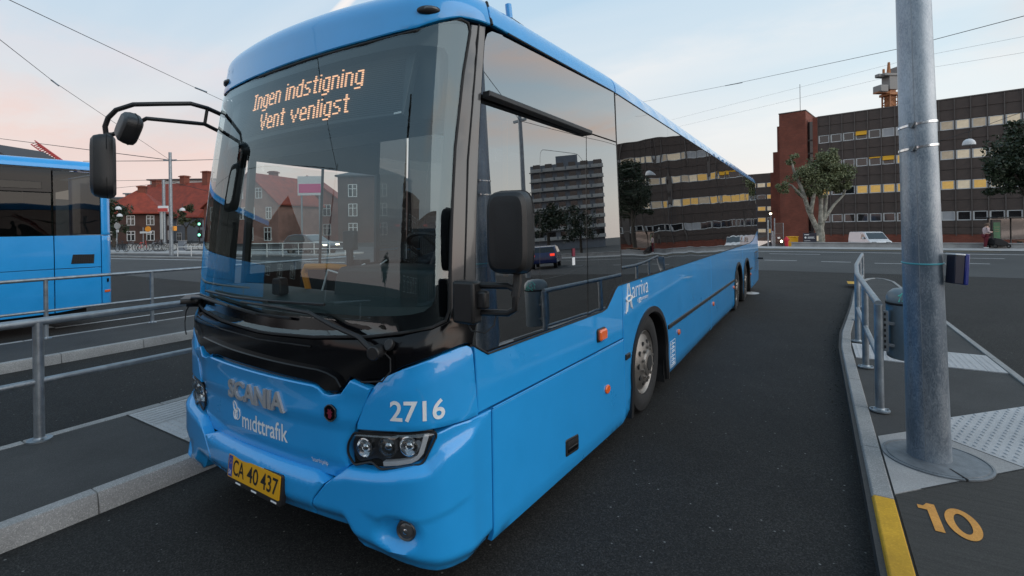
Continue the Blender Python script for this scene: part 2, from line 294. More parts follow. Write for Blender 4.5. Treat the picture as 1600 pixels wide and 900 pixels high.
# ------------------------------------------------------------------ helpers
PINV = {}
def thing(name, loc, label, cat, group=None, rz=0.):
    """an Empty at the thing's base; its parts are built in world space and hung on it"""
    o = bpy.data.objects.new(name, None); o.empty_display_size = .2; col.objects.link(o); o.location = loc; o.rotation_euler = (0, 0, rz)
    o['label'] = label; o['category'] = cat
    if group: o['group'] = group
    PINV[o.name] = (Matrix.Translation(Vector(loc)) @ Matrix.Rotation(rz, 4, 'Z')).inverted()
    return o
def tag(o, label, cat, group=None):
    o['label'] = label; o['category'] = cat
    if group: o['group'] = group
    return o
def struct(o, kind='structure'):
    o['kind'] = kind; return o
class MB:
    def __init__(s): s.v = []; s.f = []
    def add(s, vs, fs):
        k = len(s.v); s.v += [tuple(map(float, p)) for p in vs]; s.f += [tuple(i + k for i in f) for f in fs]; return s
    def box(s, x0, x1, y0, y1, z0, z1, mtx=None):
        vs = [(x, y, z) for z in (z0, z1) for y in (y0, y1) for x in (x0, x1)]
        if mtx is not None: vs = [tuple(mtx @ Vector(p)) for p in vs]
        return s.add(vs, [(0, 2, 3, 1), (4, 5, 7, 6), (0, 1, 5, 4), (2, 6, 7, 3), (0, 4, 6, 2), (1, 3, 7, 5)])
    def tube(s, pts, r, seg=8, caps=True, r1=None):
        pts = [Vector(p) for p in pts]; n = len(pts); rings = []; prev = None
        for i, p in enumerate(pts):
            t = (pts[min(i + 1, n - 1)] - pts[max(i - 1, 0)]).normalized()
            a = Vector((0, 0, 1)) if abs(t.z) < .95 else Vector((1, 0, 0))
            if prev is not None: a = prev
            u = (a - t * a.dot(t)).normalized(); prev = u; vv = t.cross(u)
            rr = r if r1 is None else r + (r1 - r) * i / (n - 1)
            if isinstance(r, (list, tuple)): rr = r[i]
            rings.append([p + u * (rr * math.cos(2 * math.pi * k / seg)) + vv * (rr * math.sin(2 * math.pi * k / seg)) for k in range(seg)])
        vs = [q for ring in rings for q in ring]
        fs = [(i * seg + k, i * seg + (k + 1) % seg, (i + 1) * seg + (k + 1) % seg, (i + 1) * seg + k) for i in range(n - 1) for k in range(seg)]
        if caps: fs += [tuple(range(seg))[::-1], tuple((n - 1) * seg + k for k in range(seg))]
        return s.add(vs, fs)
    def prism(s, poly, a, b, fn):
        """polygon (u,v) swept from w=a to w=b; fn(u,v,w)->xyz"""
        n = len(poly); vs = [fn(u, v, a) for u, v in poly] + [fn(u, v, b) for u, v in poly]
        fs = [tuple(range(n))[::-1], tuple(range(n, 2 * n))] + [(i, (i + 1) % n, n + (i + 1) % n, n + i) for i in range(n)]
        return s.add(vs, fs)
    def lathe(s, prof, fn, seg=32, close=True):
        """prof [(r,h)]; fn(x,y,h)->xyz"""
        n = len(prof); vs = [fn(r * math.cos(2 * math.pi * k / seg), r * math.sin(2 * math.pi * k / seg), h) for r, h in prof for k in range(seg)]
        fs = [(i * seg + k, i * seg + (k + 1) % seg, (i + 1) * seg + (k + 1) % seg, (i + 1) * seg + k) for i in range(n - 1) for k in range(seg)]
        if close: fs += [tuple(range(seg))[::-1], tuple((n - 1) * seg + k for k in range(seg))]
        return s.add(vs, fs)
    def ball(s, c, rx, ry=None, rz=None, seg=12, rings=8, mtx=None):
        ry = ry or rx; rz = rz or rx; vs = []; c = Vector(c)
        for i in range(1, rings):
            a = math.pi * i / rings
            for k in range(seg):
                b = 2 * math.pi * k / seg; p = Vector((rx * math.sin(a) * math.cos(b), ry * math.sin(a) * math.sin(b), rz * math.cos(a)))
                vs.append(c + (mtx @ p if mtx else p))
        t = Vector((0, 0, rz)); vs += [c + (mtx @ t if mtx else t), c - (mtx @ t if mtx else t)]; m = (rings - 1) * seg
        fs = [(i * seg + k, (i + 1) * seg + k, (i + 1) * seg + (k + 1) % seg, i * seg + (k + 1) % seg) for i in range(rings - 2) for k in range(seg)]
        fs += [(m, k, (k + 1) % seg) for k in range(seg)] + [(m + 1, (rings - 2) * seg + (k + 1) % seg, (rings - 2) * seg + k) for k in range(seg)]
        return s.add(vs, fs)
    def build(s, name, material, parent=None, sharp=35, bevel=0., fix=True, flat=False):
        me = bpy.data.meshes.new(name); me.from_pydata(s.v, [], s.f)
        if fix:
            bm = bmesh.new(); bm.from_mesh(me); bmesh.ops.recalc_face_normals(bm, faces=bm.faces); bm.to_mesh(me); bm.free()
        if isinstance(material, str): material = M[material]
        me.materials.append(material)
        if not flat:
            me.shade_smooth(); me.set_sharp_from_angle(angle=math.radians(sharp))
        return link(name, me, parent, bevel)
def link(name, me, parent=None, bevel=0.):
    o = bpy.data.objects.new(name, me); col.objects.link(o)
    if parent is not None:
        o.parent = parent; o.matrix_parent_inverse = PINV.get(parent.name, Matrix.Identity(4))
    if bevel > 0:
        b = o.modifiers.new('bevel', 'BEVEL'); b.width = bevel; b.segments = 2; b.limit_method = 'ANGLE'; b.angle_limit = math.radians(40)
    return o
def copy_tree(o, loc, rz=None, label=None, group=None):
    def cp(x, par):
        c = x.copy(); col.objects.link(c)
        if par is not None: c.parent = par; c.matrix_parent_inverse = x.matrix_parent_inverse.copy()
        for ch in list(x.children): cp(ch, c)
        return c
    c = cp(o, None); c.location = loc
    if rz is not None: c.rotation_euler = (0, 0, rz)
    if label: c['label'] = label
    if group: c['group'] = group
    return c
def rbox(name, x0, x1, y0, y1, z0, z1, material, parent=None, bevel=0., mtx=None):
    return MB().box(x0, x1, y0, y1, z0, z1, mtx).build(name, material, parent, bevel=bevel)
_tc = {}
def text_geo(s, bold=0., depth=0.):
    k = (s, bold, depth)
    if k not in _tc:
        cu = bpy.data.curves.new('t', 'FONT'); cu.body = s; cu.size = 1; cu.offset = bold; cu.extrude = depth; cu.resolution_u = 5
        o = bpy.data.objects.new('t', cu); me = o.to_mesh(); v = np.array([tuple(p.co) for p in me.vertices]); f = [tuple(p.vertices) for p in me.polygons]
        o.to_mesh_clear(); bpy.data.objects.remove(o); bpy.data.curves.remove(cu)
        _tc[k] = (v, f)
    return _tc[k]
def lettering(name, s, x0, x1, y0, y1, fn, material, parent, bold=0., depth=0., h0=.003, shear=0.):
    """text fitted to the box x0..x1, y0..y1; fn(x,y,h)->xyz"""
    v, f = text_geo(s, bold, 0.); lo = v.min(0); hi = v.max(0)
    X = x0 + (v[:, 0] - lo[0]) / (hi[0] - lo[0]) * (x1 - x0); Y = y0 + (v[:, 1] - lo[1]) / (hi[1] - lo[1]) * (y1 - y0)
    b = MB(); n = len(v)
    b.add([fn(a, c, h0 + depth) for a, c in zip(X, Y)], f)
    if depth > 0:
        ec = {}
        for q in f:
            for i in range(len(q)):
                e = (q[i], q[(i + 1) % len(q)]); ec[tuple(sorted(e))] = ec.get(tuple(sorted(e)), []) + [e]
        k0 = len(b.v); b.v += [tuple(map(float, fn(a, c, h0 - .004))) for a, c in zip(X, Y)]
        b.f += [(es[0][0], es[0][1], k0 + es[0][1], k0 + es[0][0]) for es in ec.values() if len(es) == 1]
    return b.build(name, material, parent, fix=False, sharp=20)
# ------------------------------------------------------------------ the bus: one continuous skin, addressed by girth s and height z
CX, W, Y0 = -2.669, 1.262, 1.57
def _plan():
    n, m, D = 17, 3.2, 2.43; pts = []
    for i in range(400):
        q = i / 399 * .9; pts.append((q * W, Y0 + .185 * q * q + D * (1 - (1 - q ** n) ** (1 / m))))
    for i in range(1, 500):
        q = .9 + .1 * (1 - (1 - i / 499) ** 2); q = min(q, 1); pts.append((q * W, Y0 + .185 * q * q + D * (1 - max(0, 1 - q ** n) ** (1 / m))))
    pts = [p for p in pts if p[1] < 1.97]; pts += [(W, 4.04), (W, 17.)]; p = np.array(pts); return p, np.concatenate([[0], np.cumsum(np.hypot(*np.diff(p, axis=0).T))])
PL_, PS_ = _plan()
ZC, RC = 3.0, .20
def sm(t):
    t = np.clip(t, 0, 1); return t * t * (3 - 2 * t)
def S0(s, z):
    s = np.asarray(s, float); z = np.asarray(z, float); a = np.abs(s); a = a - .016 * sm(a / .6) * (1 - 1.1 * sm((a - 1.2) / .2))
    x = np.interp(a, PS_, PL_[:, 0]); y = np.interp(a, PS_, PL_[:, 1]); zc = np.minimum(z, ZC)
    ez = np.clip(z - ZC, 0, None); th = np.clip(ez / RC, 0, math.pi / 2)
    ci = RC * (1 - np.cos(th)) + np.clip(ez - RC * math.pi / 2, 0, None)
    h = np.where(z > ZC, ZC + RC * np.sin(th), z)
    x = x * (1 - (.05 * np.clip((zc - 1.2) / 1.7, 0, None) + ci) / W)
    rk = .035 * sm((zc - 1.265) / .09) + .185 * np.clip((zc - 1.15) / 1.75, 0, None) ** 1.7
    y = y + (rk + ci * 1.6) * np.clip((4.0 - y) / 2.0, 0, 1)
    return np.stack([CX + np.sign(s) * x, y, h], -1)
def S(s, z, h=0.):
    e = 2e-3; p = S0(s, z); a = S0(np.asarray(s) + e, z) - S0(np.asarray(s) - e, z); b = S0(s, np.asarray(z) + e) - S0(s, np.asarray(z) - e)
    n = np.cross(a, b); n /= np.linalg.norm(n, axis=-1, keepdims=True) + 1e-12
    return p + n * np.asarray(h, float)[..., None]
def area(p): return .5 * sum(p[i][0] * p[(i + 1) % len(p)][1] - p[(i + 1) % len(p)][0] * p[i][1] for i in range(len(p)))
def inside(pt, poly):
    x, y = pt; c = False; n = len(poly); j = n - 1
    for i in range(n):
        xi, yi = poly[i]; xj, yj = poly[j]
        if (yi > y) != (yj > y) and x < (xj - xi) * (y - yi) / (yj - yi) + xi: c = not c
        j = i
    return c
def resample(p, r):
    out = []; n = len(p)
    for i in range(n):
        a, b = np.array(p[i]), np.array(p[(i + 1) % n]); k = max(1, int(math.ceil(max(abs(b - a) / np.array(r)))))
        out += [tuple(a + (b - a) * j / k) for j in range(k)]
    return out
def offset_poly(p, d):
    n = len(p); out = []
    for i in range(n):
        a, b, c = map(np.array, (p[i - 1], p[i], p[(i + 1) % n])); e1 = (b - a) / (np.linalg.norm(b - a) + 1e-9); e2 = (c - b) / (np.linalg.norm(c - b) + 1e-9)
        n1 = np.array([-e1[1], e1[0]]); n2 = np.array([-e2[1], e2[0]]); out.append(tuple(b + d * (n1 + n2) / max(.45, 1 + n1 @ n2)))
    return out
def rounded(p, r, k=4):
    """soften the corners of an outline"""
    out = []; n = len(p)
    for i in range(n):
        a, b, c = map(np.array, (p[i - 1], p[i], p[(i + 1) % n])); u = a - b; v = c - b; lu, lv = np.linalg.norm(u), np.linalg.norm(v); rr = min(r, lu * .45, lv * .45); u = u / lu; v = v / lv
        if u @ v < -.93: out.append(tuple(b)); continue
        for j in range(k + 1):
            t = j / k; out.append(tuple((1 - t) ** 2 * (b + u * rr) + 2 * t * (1 - t) * b + t * t * (b + v * rr)))
    return out
def fill(outline, res, bevel, gap, surf, off, thick):
    p = list(outline)
    if area(p) < 0: p = p[::-1]
    if gap: p = offset_poly(p, gap)
    p = resample(p, res); inn = offset_poly(p, bevel) if bevel else []
    pts = [tuple(q) for q in p] + [tuple(q) for q in inn]; n = len(p)
    ed = [(i, (i + 1) % n) for i in range(n)] + ([(n + i, n + (i + 1) % n) for i in range(n)] if bevel else [])
    core = offset_poly(p, bevel + min(res) * .35); xs = [q[0] for q in p]; zs = [q[1] for q in p]
    nx = int((max(xs) - min(xs)) / res[0]); ny = int((max(zs) - min(zs)) / res[1])
    for i in range(nx + 1):
        for j in range(ny + 1):
            q = (min(xs) + (i + .5) * res[0] + (j % 2) * res[0] * .3, min(zs) + (j + .5) * res[1])
            if inside(q, core): pts.append(q)
    vo, eo, fo, ov, _, _ = geometry.delaunay_2d_cdt([Vector(q) for q in pts], ed, [], 1, 1e-6)
    V = np.array([tuple(q) for q in vo]); keep = [tuple(f) for f in fo if inside(V[list(f)].mean(0), p)]
    bd = np.array([any(k < n for k in o) for o in ov]); H = (np.array([float(off(a, b)) for a, b in V]) if callable(off) else np.full(len(V), float(off)))
    T = surf(V[:, 0], V[:, 1], H - np.where(bd, bevel * .8, 0))
    B = MB(); B.add(T, keep); cnt = {}
    for f in keep:
        for i in range(3):
            e = (f[i], f[(i + 1) % 3]); cnt.setdefault(tuple(sorted(e)), []).append(e)
    if thick > 0:
        U = surf(V[:, 0], V[:, 1], H - thick); k = len(V); ids = {}
        for es in cnt.values():
            if len(es) == 1:
                a, b = es[0]
                for q in (a, b):
                    if q not in ids: ids[q] = len(B.v); B.v.append(tuple(map(float, U[q])))
                B.f.append((b, a, ids[a], ids[b]))
    return B
def panel(name, outline, material, parent, off=0., thick=.02, res=(.06, .06), bevel=.005, gap=.002, rnd=0., surf=S, sharp=38):
    if rnd: outline = rounded(outline, rnd)
    return fill(outline, res, bevel, gap, surf, off, thick).build(name, material, parent, fix=False, sharp=sharp)
def mir(p): return [(-a, b) for a, b in p]
def strip_on(name, pts, r, material, parent, h=.0, seg=8, surf=S, r1=None):
    q = [tuple(surf(np.array(a), np.array(b), np.array(h))) for a, b in pts]
    return MB().tube(q, r, seg, r1=r1).build(name, material, parent)

bus = thing('city_bus', (CX, 1.6, 0), 'large sky blue city bus parked in the foreground with its lit destination display', 'bus')
def bottom(s): return float(np.interp(abs(s), [0, .7, .76, .89, 1.04, 1.17, 1.27, 1.4, 1.53], [.38, .385, .305, .27, .235, .19, .168, .15, .16]))
def bump_off(s, z):
    a = abs(s); top = float(np.interp(a, [0, .52, .72, .9, 1.13, 1.2, 1.42], [.63, .62, .685, .70, .735, .80, .87]))
    o = .042 * sm((top - z) / .05) * sm((1.5 - a) / .35) if a < 1.5 else 0.
    r = math.hypot((a - .985) / 1.3, z - .408); o -= .048 * sm((.095 - r) / .055)
    cr_ = z - float(np.interp(a, [.72, .80, .96, 1.16, 1.34], [.60, .60, .565, .59, .62])) + .10
    if .78 < a < 1.36: o -= .007 * sm((-cr_) / .02) * sm((a - .78) / .1) * sm((1.36 - a) / .1)
    return float(o - .05 * sm((bottom(s) + .09 - z) / .09) + .006)
# dark shell behind the panels so that the seams read as gaps
def shell(z0, z1, s0, s1, h, ns, nz, skip=None):
    B = MB(); ss = np.linspace(s0, s1, ns); zs = np.linspace(z0, z1, nz); A, Z_ = np.meshgrid(ss, zs); P = S(A, Z_, np.full(A.shape, h)).reshape(-1, 3)
    B.add(P, [(j * ns + i, j * ns + i + 1, (j + 1) * ns + i + 1, (j + 1) * ns + i) for j in range(nz - 1) for i in range(ns - 1) if not (skip and skip((ss[i] + ss[i + 1]) / 2, (zs[j] + zs[j + 1]) / 2))])
    return B
WH = [(4.22, 4.82), (10.72, 11.34), (12.18, 12.80)]
def in_arch(s, z): return any(abs(abs(s) - a) < .62 and z < 1.06 for a, _ in WH)
shell(.42, 1.33, -1.45, 1.45, -.07, 70, 14).build('inner_shell', 'blackmatt', bus, fix=False)
for sg in (1, -1):
    shell(.20, 1.30, sg * 1.45, sg * 14.9, -.03, 110, 10, in_arch).build('inner_shell', 'blackmatt', bus, fix=False)

hood = [(-.50, 1.095), (-.518, 1.075), (.50, 1.06), (.535, 1.05), (.568, 1.022), (.60, 1.018), (.675, 1.035), (.733, 1.107), (.853, 1.077), (.79, .95), (.753, .886), (.693, .756), (.70, .671), (.638, .591), (.147, .612), (-.147, .612), (-.638, .591), (-.70, .671), (-.693, .756), (-.753, .886), (-.79, .95), (-.853, 1.077), (-.733, 1.107), (-.675, 1.06), (-.60, 1.06)]
def hood_off(s, z): return float(.016 * sm((z - .855) / .03) - .014 * sm((.69 - z) / .05) + .012 * sm((z - 1.0) / .06) - .012 * sm((abs(s) - .62) / .15) * sm((z - .6) / .2) + .004)
hd = panel('hood_panel', hood, 'blue', bus, hood_off, .05, (.05, .035), .006)
HT = lambda ho: (lambda a, c, h: S(np.array(a), np.array(c), np.array(h + ho(a, c))))
lettering('raised_lettering', 'SCANIA', -.276, .270, .878, .985, HT(hood_off), 'letter', hd, bold=.025, depth=.010)
lettering('operator_lettering', 'm\u0131dttraf\u0131k', -.165, .270, .712, .808, HT(hood_off), 'white', hd, bold=.012, h0=.002)
lettering('small_lettering', 'Starthj\u00e6lp', .452, .565, .640, .676, HT(hood_off), 'white', hd, bold=.01, h0=.003)
b = MB()
for cxx, cz, ra, rb, an in ((-.245, .815, .018, .036, .5), (-.218, .780, .028, .034, -.3), (-.245, .772, .020, .028, .2)):
    pts = []
    for k in range(21):
        t = 2 * math.pi * k / 20; u, v = ra * math.cos(t), rb * math.sin(t); a, c = cxx + u * math.cos(an) - v * math.sin(an), cz + u * math.sin(an) + v * math.cos(an); pts.append(HT(hood_off)(a, c, .002))
    b.tube(pts, .0032, 5, caps=False)
b.build('operator_emblem', 'white', hd)
b = MB(); ov = [(.613 + .036 * math.cos(t) * (1 - .08 * math.cos(6 * t)), .933 + .041 * math.sin(t)) for t in np.linspace(0, 2 * math.pi, 25)[:-1]]
b.prism(ov, 0, .010, HT(hood_off)); em = b.build('badge', 'blackgloss', hd)
b = MB(); b.tube([HT(hood_off)(u, v, .010) for u, v in ov + ov[:1]], .003, 5, caps=False); b.build('badge_ring', 'lampgrey', hd)
b = MB(); gr = [(-.010, -.024), (.004, -.028), (.014, -.012), (.008, -.002), (.018, .006), (.008, .012), (.010, .022), (-.002, .016), (-.012, .020), (-.010, .006), (-.018, .0), (-.008, -.008)]
b.prism([(.613 + u, .933 + v) for u, v in gr], .010, .0125, HT(hood_off)); b.build('badge_crest', 'red', hd)

p2716 = [(.853, 1.077), (.873, 1.097), (.913, 1.132), (1.013, 1.177), (1.108, 1.207), (1.223, 1.237), (1.303, 1.252), (1.345, 1.254), (1.375, 1.238), (1.413, .882), (1.258, .886), (1.123, .884), (.978, .878), (.76, .862), (.763, .896), (.808, .996)]
c27 = lambda s, z: float(.010 - .012 * sm((z - (1.02 + .32 * (abs(s) - .80))) / .05))
cp = None
for sg in (1, -1):
    cp = panel('corner_panel', p2716 if sg > 0 else mir(p2716), 'blue', bus, c27, .05, (.045, .035), .006)
    if sg > 0: lettering('fleet_number', '2716', .955, 1.215, .930, 1.030, HT(c27), 'white', cp, bold=.018, h0=.002)
bc = [(-.502, .615), (.502, .615), (.595, .592), (.508, .49), (.475, .375), (-.475, .375), (-.508, .49), (-.595, .592)]
bc = [(-.49, .613), (0, .618), (.49, .613), (.590, .586), (.508, .491), (.474, .378), (0, .372), (-.474, .378), (-.508, .491), (-.590, .586)]
bmp = panel('bumper', bc, 'blue', bus, bump_off, .07, (.04, .016), .006)
bq = [(.475, .378), (.508, .491), (.593, .586), (.70, .668), (.735, .672), (.888, .682), (.93, .69), (1.118, .736), (1.178, .862), (1.262, .880), (1.423, .878), (1.528, .876), (1.528, .16), (1.403, .15), (1.268, .168), (1.173, .19), (1.043, .235), (.893, .27), (.788, .29), (.753, .31), (.70, .375)]
for sg in (1, -1):
    q = panel('bumper_corner', bq if sg > 0 else mir(bq), 'blue', bus, bump_off, .06, (.02, .016), .006)
    c = S(np.array(sg * 1.03), np.array(.415), np.array(-.02)); n = S(np.array(sg * 1.03), np.array(.415), np.array(1.)) - c; n /= np.linalg.norm(n); rm = (Vector(n) + Vector((.0, -.35, 0))).normalized().to_track_quat('Z', 'Y').to_matrix()
    fl = MB().lathe([(.036, .006), (.044, .012), (.050, .006), (.052, -.012), (.052, -.05)], lambda x, y, h: tuple(Vector(c) + rm @ Vector((x, y, h + .025))), 24, False).build('fog_light', 'lampgrey', q)
    MB().ball(Vector(c) + rm @ Vector((0, 0, .022)), .043, .043, .018, 20, 10, rm).build('fog_lens', 'greybit', q); MB().ball(Vector(c) + rm @ Vector((0, 0, .032)), .018, .018, .010, 14, 8, rm).build('fog_bulb', 'reflector', q)
# headlights
hl = [(.738, .846), (.95, .862), (1.168, .873), (1.178, .850), (1.108, .725), (.905, .688), (.880, .692), (.846, .716), (.738, .682), (.698, .735), (.700, .785)]
for sg in (1, -1):
    m_ = (lambda p: p) if sg > 0 else mir
    h = panel('headlight', m_(hl), 'lampgrey', bus, lambda s, z: -.035 - .02 * sm((abs(s) - .8) / .1) * sm((1.06 - abs(s)) / .1), .03, (.03, .03), .003, rnd=.02)
    for (a, z, r) in ((.793, .772, .043), (.928, .795, .046), (1.043, .806, .043)):
        c = Vector(S(np.array(sg * a), np.array(z), np.array(-.035))); n = Vector(S(np.array(sg * a), np.array(z), np.array(.5))) - c; n = (n.normalized() + Vector((.1, -.9, 0))).normalized(); rm = n.to_track_quat('Z', 'Y').to_matrix()
        fn = lambda x, y, hh: tuple(c + rm @ Vector((x, y, hh)))
        MB().lathe([(r * 1.12, -.02), (r * 1.12, .026), (r, .028), (r * .85, .006), (r * .35, -.012), (0.001, -.012)], fn, 28, False).build('lamp_bowl', 'reflector' if a != .928 else 'greybit', h)
        MB().ball(c + n * .008, r * .55, r * .55, r * .5, 14, 8, rm).build('bulb', 'reflector', h)
        MB().lathe([(r, .024), (r * .8, .033), (r * .4, .038), (.001, .039)], fn, 28, False).build('lamp_lens', 'lens', h)
    pts = [(1.140, .852), (1.112, .770), (1.085, .742), (1.05, .726), (.98, .712), (.905, .700)]
    b = MB()
    for i in range(len(pts) - 1):
        a0, a1 = np.array(pts[i]), np.array(pts[i + 1]); w_ = np.array([-.022, .010]) if i < 2 else np.array([-.004, .020]); w2 = np.array([-.022, .010]) if i < 1 else np.array([-.004, .020])
        qd = [a0, a1, a1 + w2, a0 + w_]; fn = lambda u, v, k: S(np.array(sg * u), np.array(v), np.array(k)); b.prism([tuple(x) for x in qd], -.035, -.008, fn)
    b.build('light_strip', 'strip', h)
    panel('headlight_cover', m_(hl), 'lens', bus, .008, 0., (.04, .04), .012, rnd=.02)
    ol = offset_poly(rounded(hl, .02), -.002); strip_on('headlight_seal', m_(ol) + m_(ol)[:1], .006, 'black', bus, .002, 6)
# windscreen, black mask and visor
wr = [(0, 1.281), (.12, 1.282), (.46, 1.292), (.81, 1.317), (.983, 1.342), (1.138, 1.367), (1.205, 1.392), (1.222, 1.44), (1.228, 1.83), (1.234, 2.26), (1.255, 2.66), (1.277, 2.90), (1.262, 2.945), (1.222, 2.953), (.983, 2.874), (.658, 2.849), (.25, 2.832), (0, 2.822)]
wl = [(-.27, 2.817), (-.93, 2.812), (-1.20, 2.82), (-1.25, 2.79), (-1.25, 2.66), (-1.225, 1.44), (-1.205, 1.392), (-1.138, 1.367), (-.983, 1.342), (-.81, 1.322), (-.46, 1.298)]
ws = panel('windscreen', wr + wl, 'windscreen', bus, .0, 0., (.05, .05), .0, .0)
o_ = wr + wl; strip_on('windscreen_seal', o_ + o_[:1], .008, 'rubber', bus, .001, 6)
fr = []
inn = [(0, 1.40), (.487, 1.412), (.803, 1.414), (.978, 1.424), (1.088, 1.437), (1.145, 1.477), (1.158, 1.54), (1.163, 1.85), (1.17, 2.27), (1.175, 2.66), (1.165, 2.78), (.983, 2.80), (.25, 2.775), (0, 2.77)]
innl = [(-.27, 2.765), (-.93, 2.765), (-1.15, 2.74), (-1.16, 1.54), (-1.145, 1.477), (-.98, 1.424), (-.46, 1.41)]
a_, b_ = resample(wr + wl, (.05, .05)), inn + innl
B = MB(); lo = resample(b_, (.05, .05)); ang = lambda p: math.atan2(p[1] - 2.1, p[0])
def band(outer, inner, h, n=160):
    out = []
    def ray(poly, t):
        d = np.array([math.cos(t), math.sin(t) * .7]); best = None
        for i in range(len(poly)):
            p, q = np.array(poly[i]) - (0, 2.1), np.array(poly[(i + 1) % len(poly)]) - (0, 2.1); e = q - p; den_ = d[0] * e[1] - d[1] * e[0]
            if abs(den_) < 1e-9: continue
            k = (p[0] * e[1] - p[1] * e[0]) / den_; m = (p[0] * d[1] - p[1] * d[0]) / den_
            if k > 0 and -1e-6 <= m <= 1 + 1e-6: best = k if best is None else max(best, k)
        return d * best + (0, 2.1)
    O = [ray(outer, 2 * math.pi * k / n) for k in range(n)]; I = [ray(inner, 2 * math.pi * k / n) for k in range(n)]
    A = np.array(O + I); P = S(A[:, 0], A[:, 1], np.full(len(A), h)); return MB().add(P, [(k, (k + 1) % n, n + (k + 1) % n, n + k) for k in range(n)])
band(wr + wl, b_, -.006).build('frit_border', 'blackgloss', bus, fix=False)
mask_bot = [(-1.385, 1.245), (-1.345, 1.262), (-1.303, 1.260), (-1.223, 1.245), (-1.013, 1.185), (-.873, 1.105), (-.80, 1.085), (-.72, 1.112), (-.69, 1.075), (-.5, 1.05), (.5, 1.04), (.62, 1.01), (.69, 1.075), (.72, 1.112), (.80, 1.085), (.873, 1.105), (1.013, 1.185), (1.108, 1.215), (1.223, 1.245), (1.303, 1.260), (1.345, 1.262), (1.392, 1.245)]
mask_top = [(1.392, 1.45), (1.24, 1.45), (1.222, 1.385), (1.138, 1.360), (.983, 1.335), (.81, 1.310), (.46, 1.286), (.12, 1.275), (0, 1.274), (-.46, 1.291), (-.81, 1.315), (-.983, 1.335), (-1.138, 1.360), (-1.222, 1.385), (-1.24, 1.45), (-1.392, 1.45)]
panel('front_mask', mask_bot + mask_top, 'blackgloss', bus, -.004, .03, (.06, .04), .004)
vis = [(-.74, 1.147), (-.678, 1.180), (-.248, 1.160), (.187, 1.148), (.523, 1.142), (.588, 1.132), (.648, 1.112), (.685, 1.062), (.665, 1.04), (.575, 1.030), (.52, 1.060), (.452, 1.068), (-.048, 1.084), (-.45, 1.092), (-.52, 1.070), (-.62, 1.085)]
panel('front_visor', vis, 'blackgloss', bus, lambda s, z: .022, .03, (.06, .03), .006, rnd=.012)
strip_on('mask_seam', [(-1.20, 1.30), (-.9, 1.275), (-.45, 1.25), (0, 1.238), (.45, 1.243)], .004, 'black', bus, .0, 6)
# A pillars
for sg in (1, -1):
    ap = [(1.232, 1.42), (1.240, 2.26), (1.262, 2.66), (1.285, 2.95), (1.388, 2.972), (1.388, 1.42)]
    panel('corner_pillar', ap if sg > 0 else mir(ap), 'greybit', bus, -.006, .03, (.04, .12), .004)
    strip_on('pillar_seam', [(sg * a, z) for a, z in ((1.305, 1.45), (1.312, 2.2), (1.33, 2.96))], .005, 'rubber', bus, -.004, 6)
# roof
rf = [(-1.38, 2.84), (-1.2, 2.835), (-.93, 2.828), (-.27, 2.833), (.25, 2.848), (.658, 2.866), (.983, 2.890), (1.215, 2.966), (1.425, 2.986), (1.36, 3.16), (1.34, 3.34), (1.34, 3.75), (-1.34, 3.75), (-1.34, 3.34)]
panel('front_roof', rf, 'blue', bus, .004, .03, (.06, .035), .006)
for sg in (1, -1):
    rs = [(1.44, 2.996), (3.44, 2.996), (3.48, 3.31), (3.5, 3.7), (1.352, 3.7), (1.352, 3.34), (1.372, 3.16)]; r2 = [(3.46, 2.996), (14.95, 2.996), (14.95, 3.7), (3.52, 3.7), (3.5, 3.31)]
    panel('roof_cove', rs if sg > 0 else mir(rs), 'blue', bus, .0, .03, (.12, .035), .005); panel('roof_cove', r2 if sg > 0 else mir(r2), 'blue', bus, .0, .03, (.5, .035), .005)
    strip_on('roof_seam', [(sg * a, z) for a, z in ((1.43, 2.99), (1.366, 3.16), (1.345, 3.31), (1.345, 3.6))], .010, 'rubber', bus, .004, 6)
rbox('roof_deck', CX - 1.0, CX + 1.0, 2.2, 15.55, 3.13, 3.185, 'blue', bus)
for sg, a in ((1, 1.04), (-1, .93)):
    z = 2.985 if sg > 0 else 2.90; rm = np.array([[0]]); c = Vector(S(np.array(sg * a), np.array(z), np.array(.0))); n = (Vector(S(np.array(sg * a), np.array(z), np.array(1.))) - c).normalized(); t = (Vector(S(np.array(sg * a + .05), np.array(z), np.array(0.))) - c).normalized(); q = Matrix((t, n.cross(t), n)).transposed()
    mk = MB().ball(c, .062, .026, .022, 20, 10, q).build('roof_marker', 'black', bus); MB().ball(c + n * .010 + t * .012, .040, .017, .018, 16, 8, q).build('marker_lens', 'greybit', mk)
MB().tube([(-1.72, 2.78, 3.19), (-1.72, 2.78, 3.215)], .035, 12).tube([(-1.72, 2.78, 3.2), (-1.735, 2.78, 3.34)], .022, 12).build('roof_antenna', 'blue', bus)
rbox('antenna_foot', -1.80, -1.66, 2.70, 2.86, 3.198, 3.212, 'black', bus, bevel=.005)
MB().tube([(-1.93, 1.95, 3.16), (-1.96, 1.93, 3.30)], .004, 6).build('whip_antenna', 'black', bus)
MB().tube([(-2.75, 2.6, 3.17), (-2.72, 2.6, 3.62)], .004, 6).build('whip_antenna', 'black', bus)
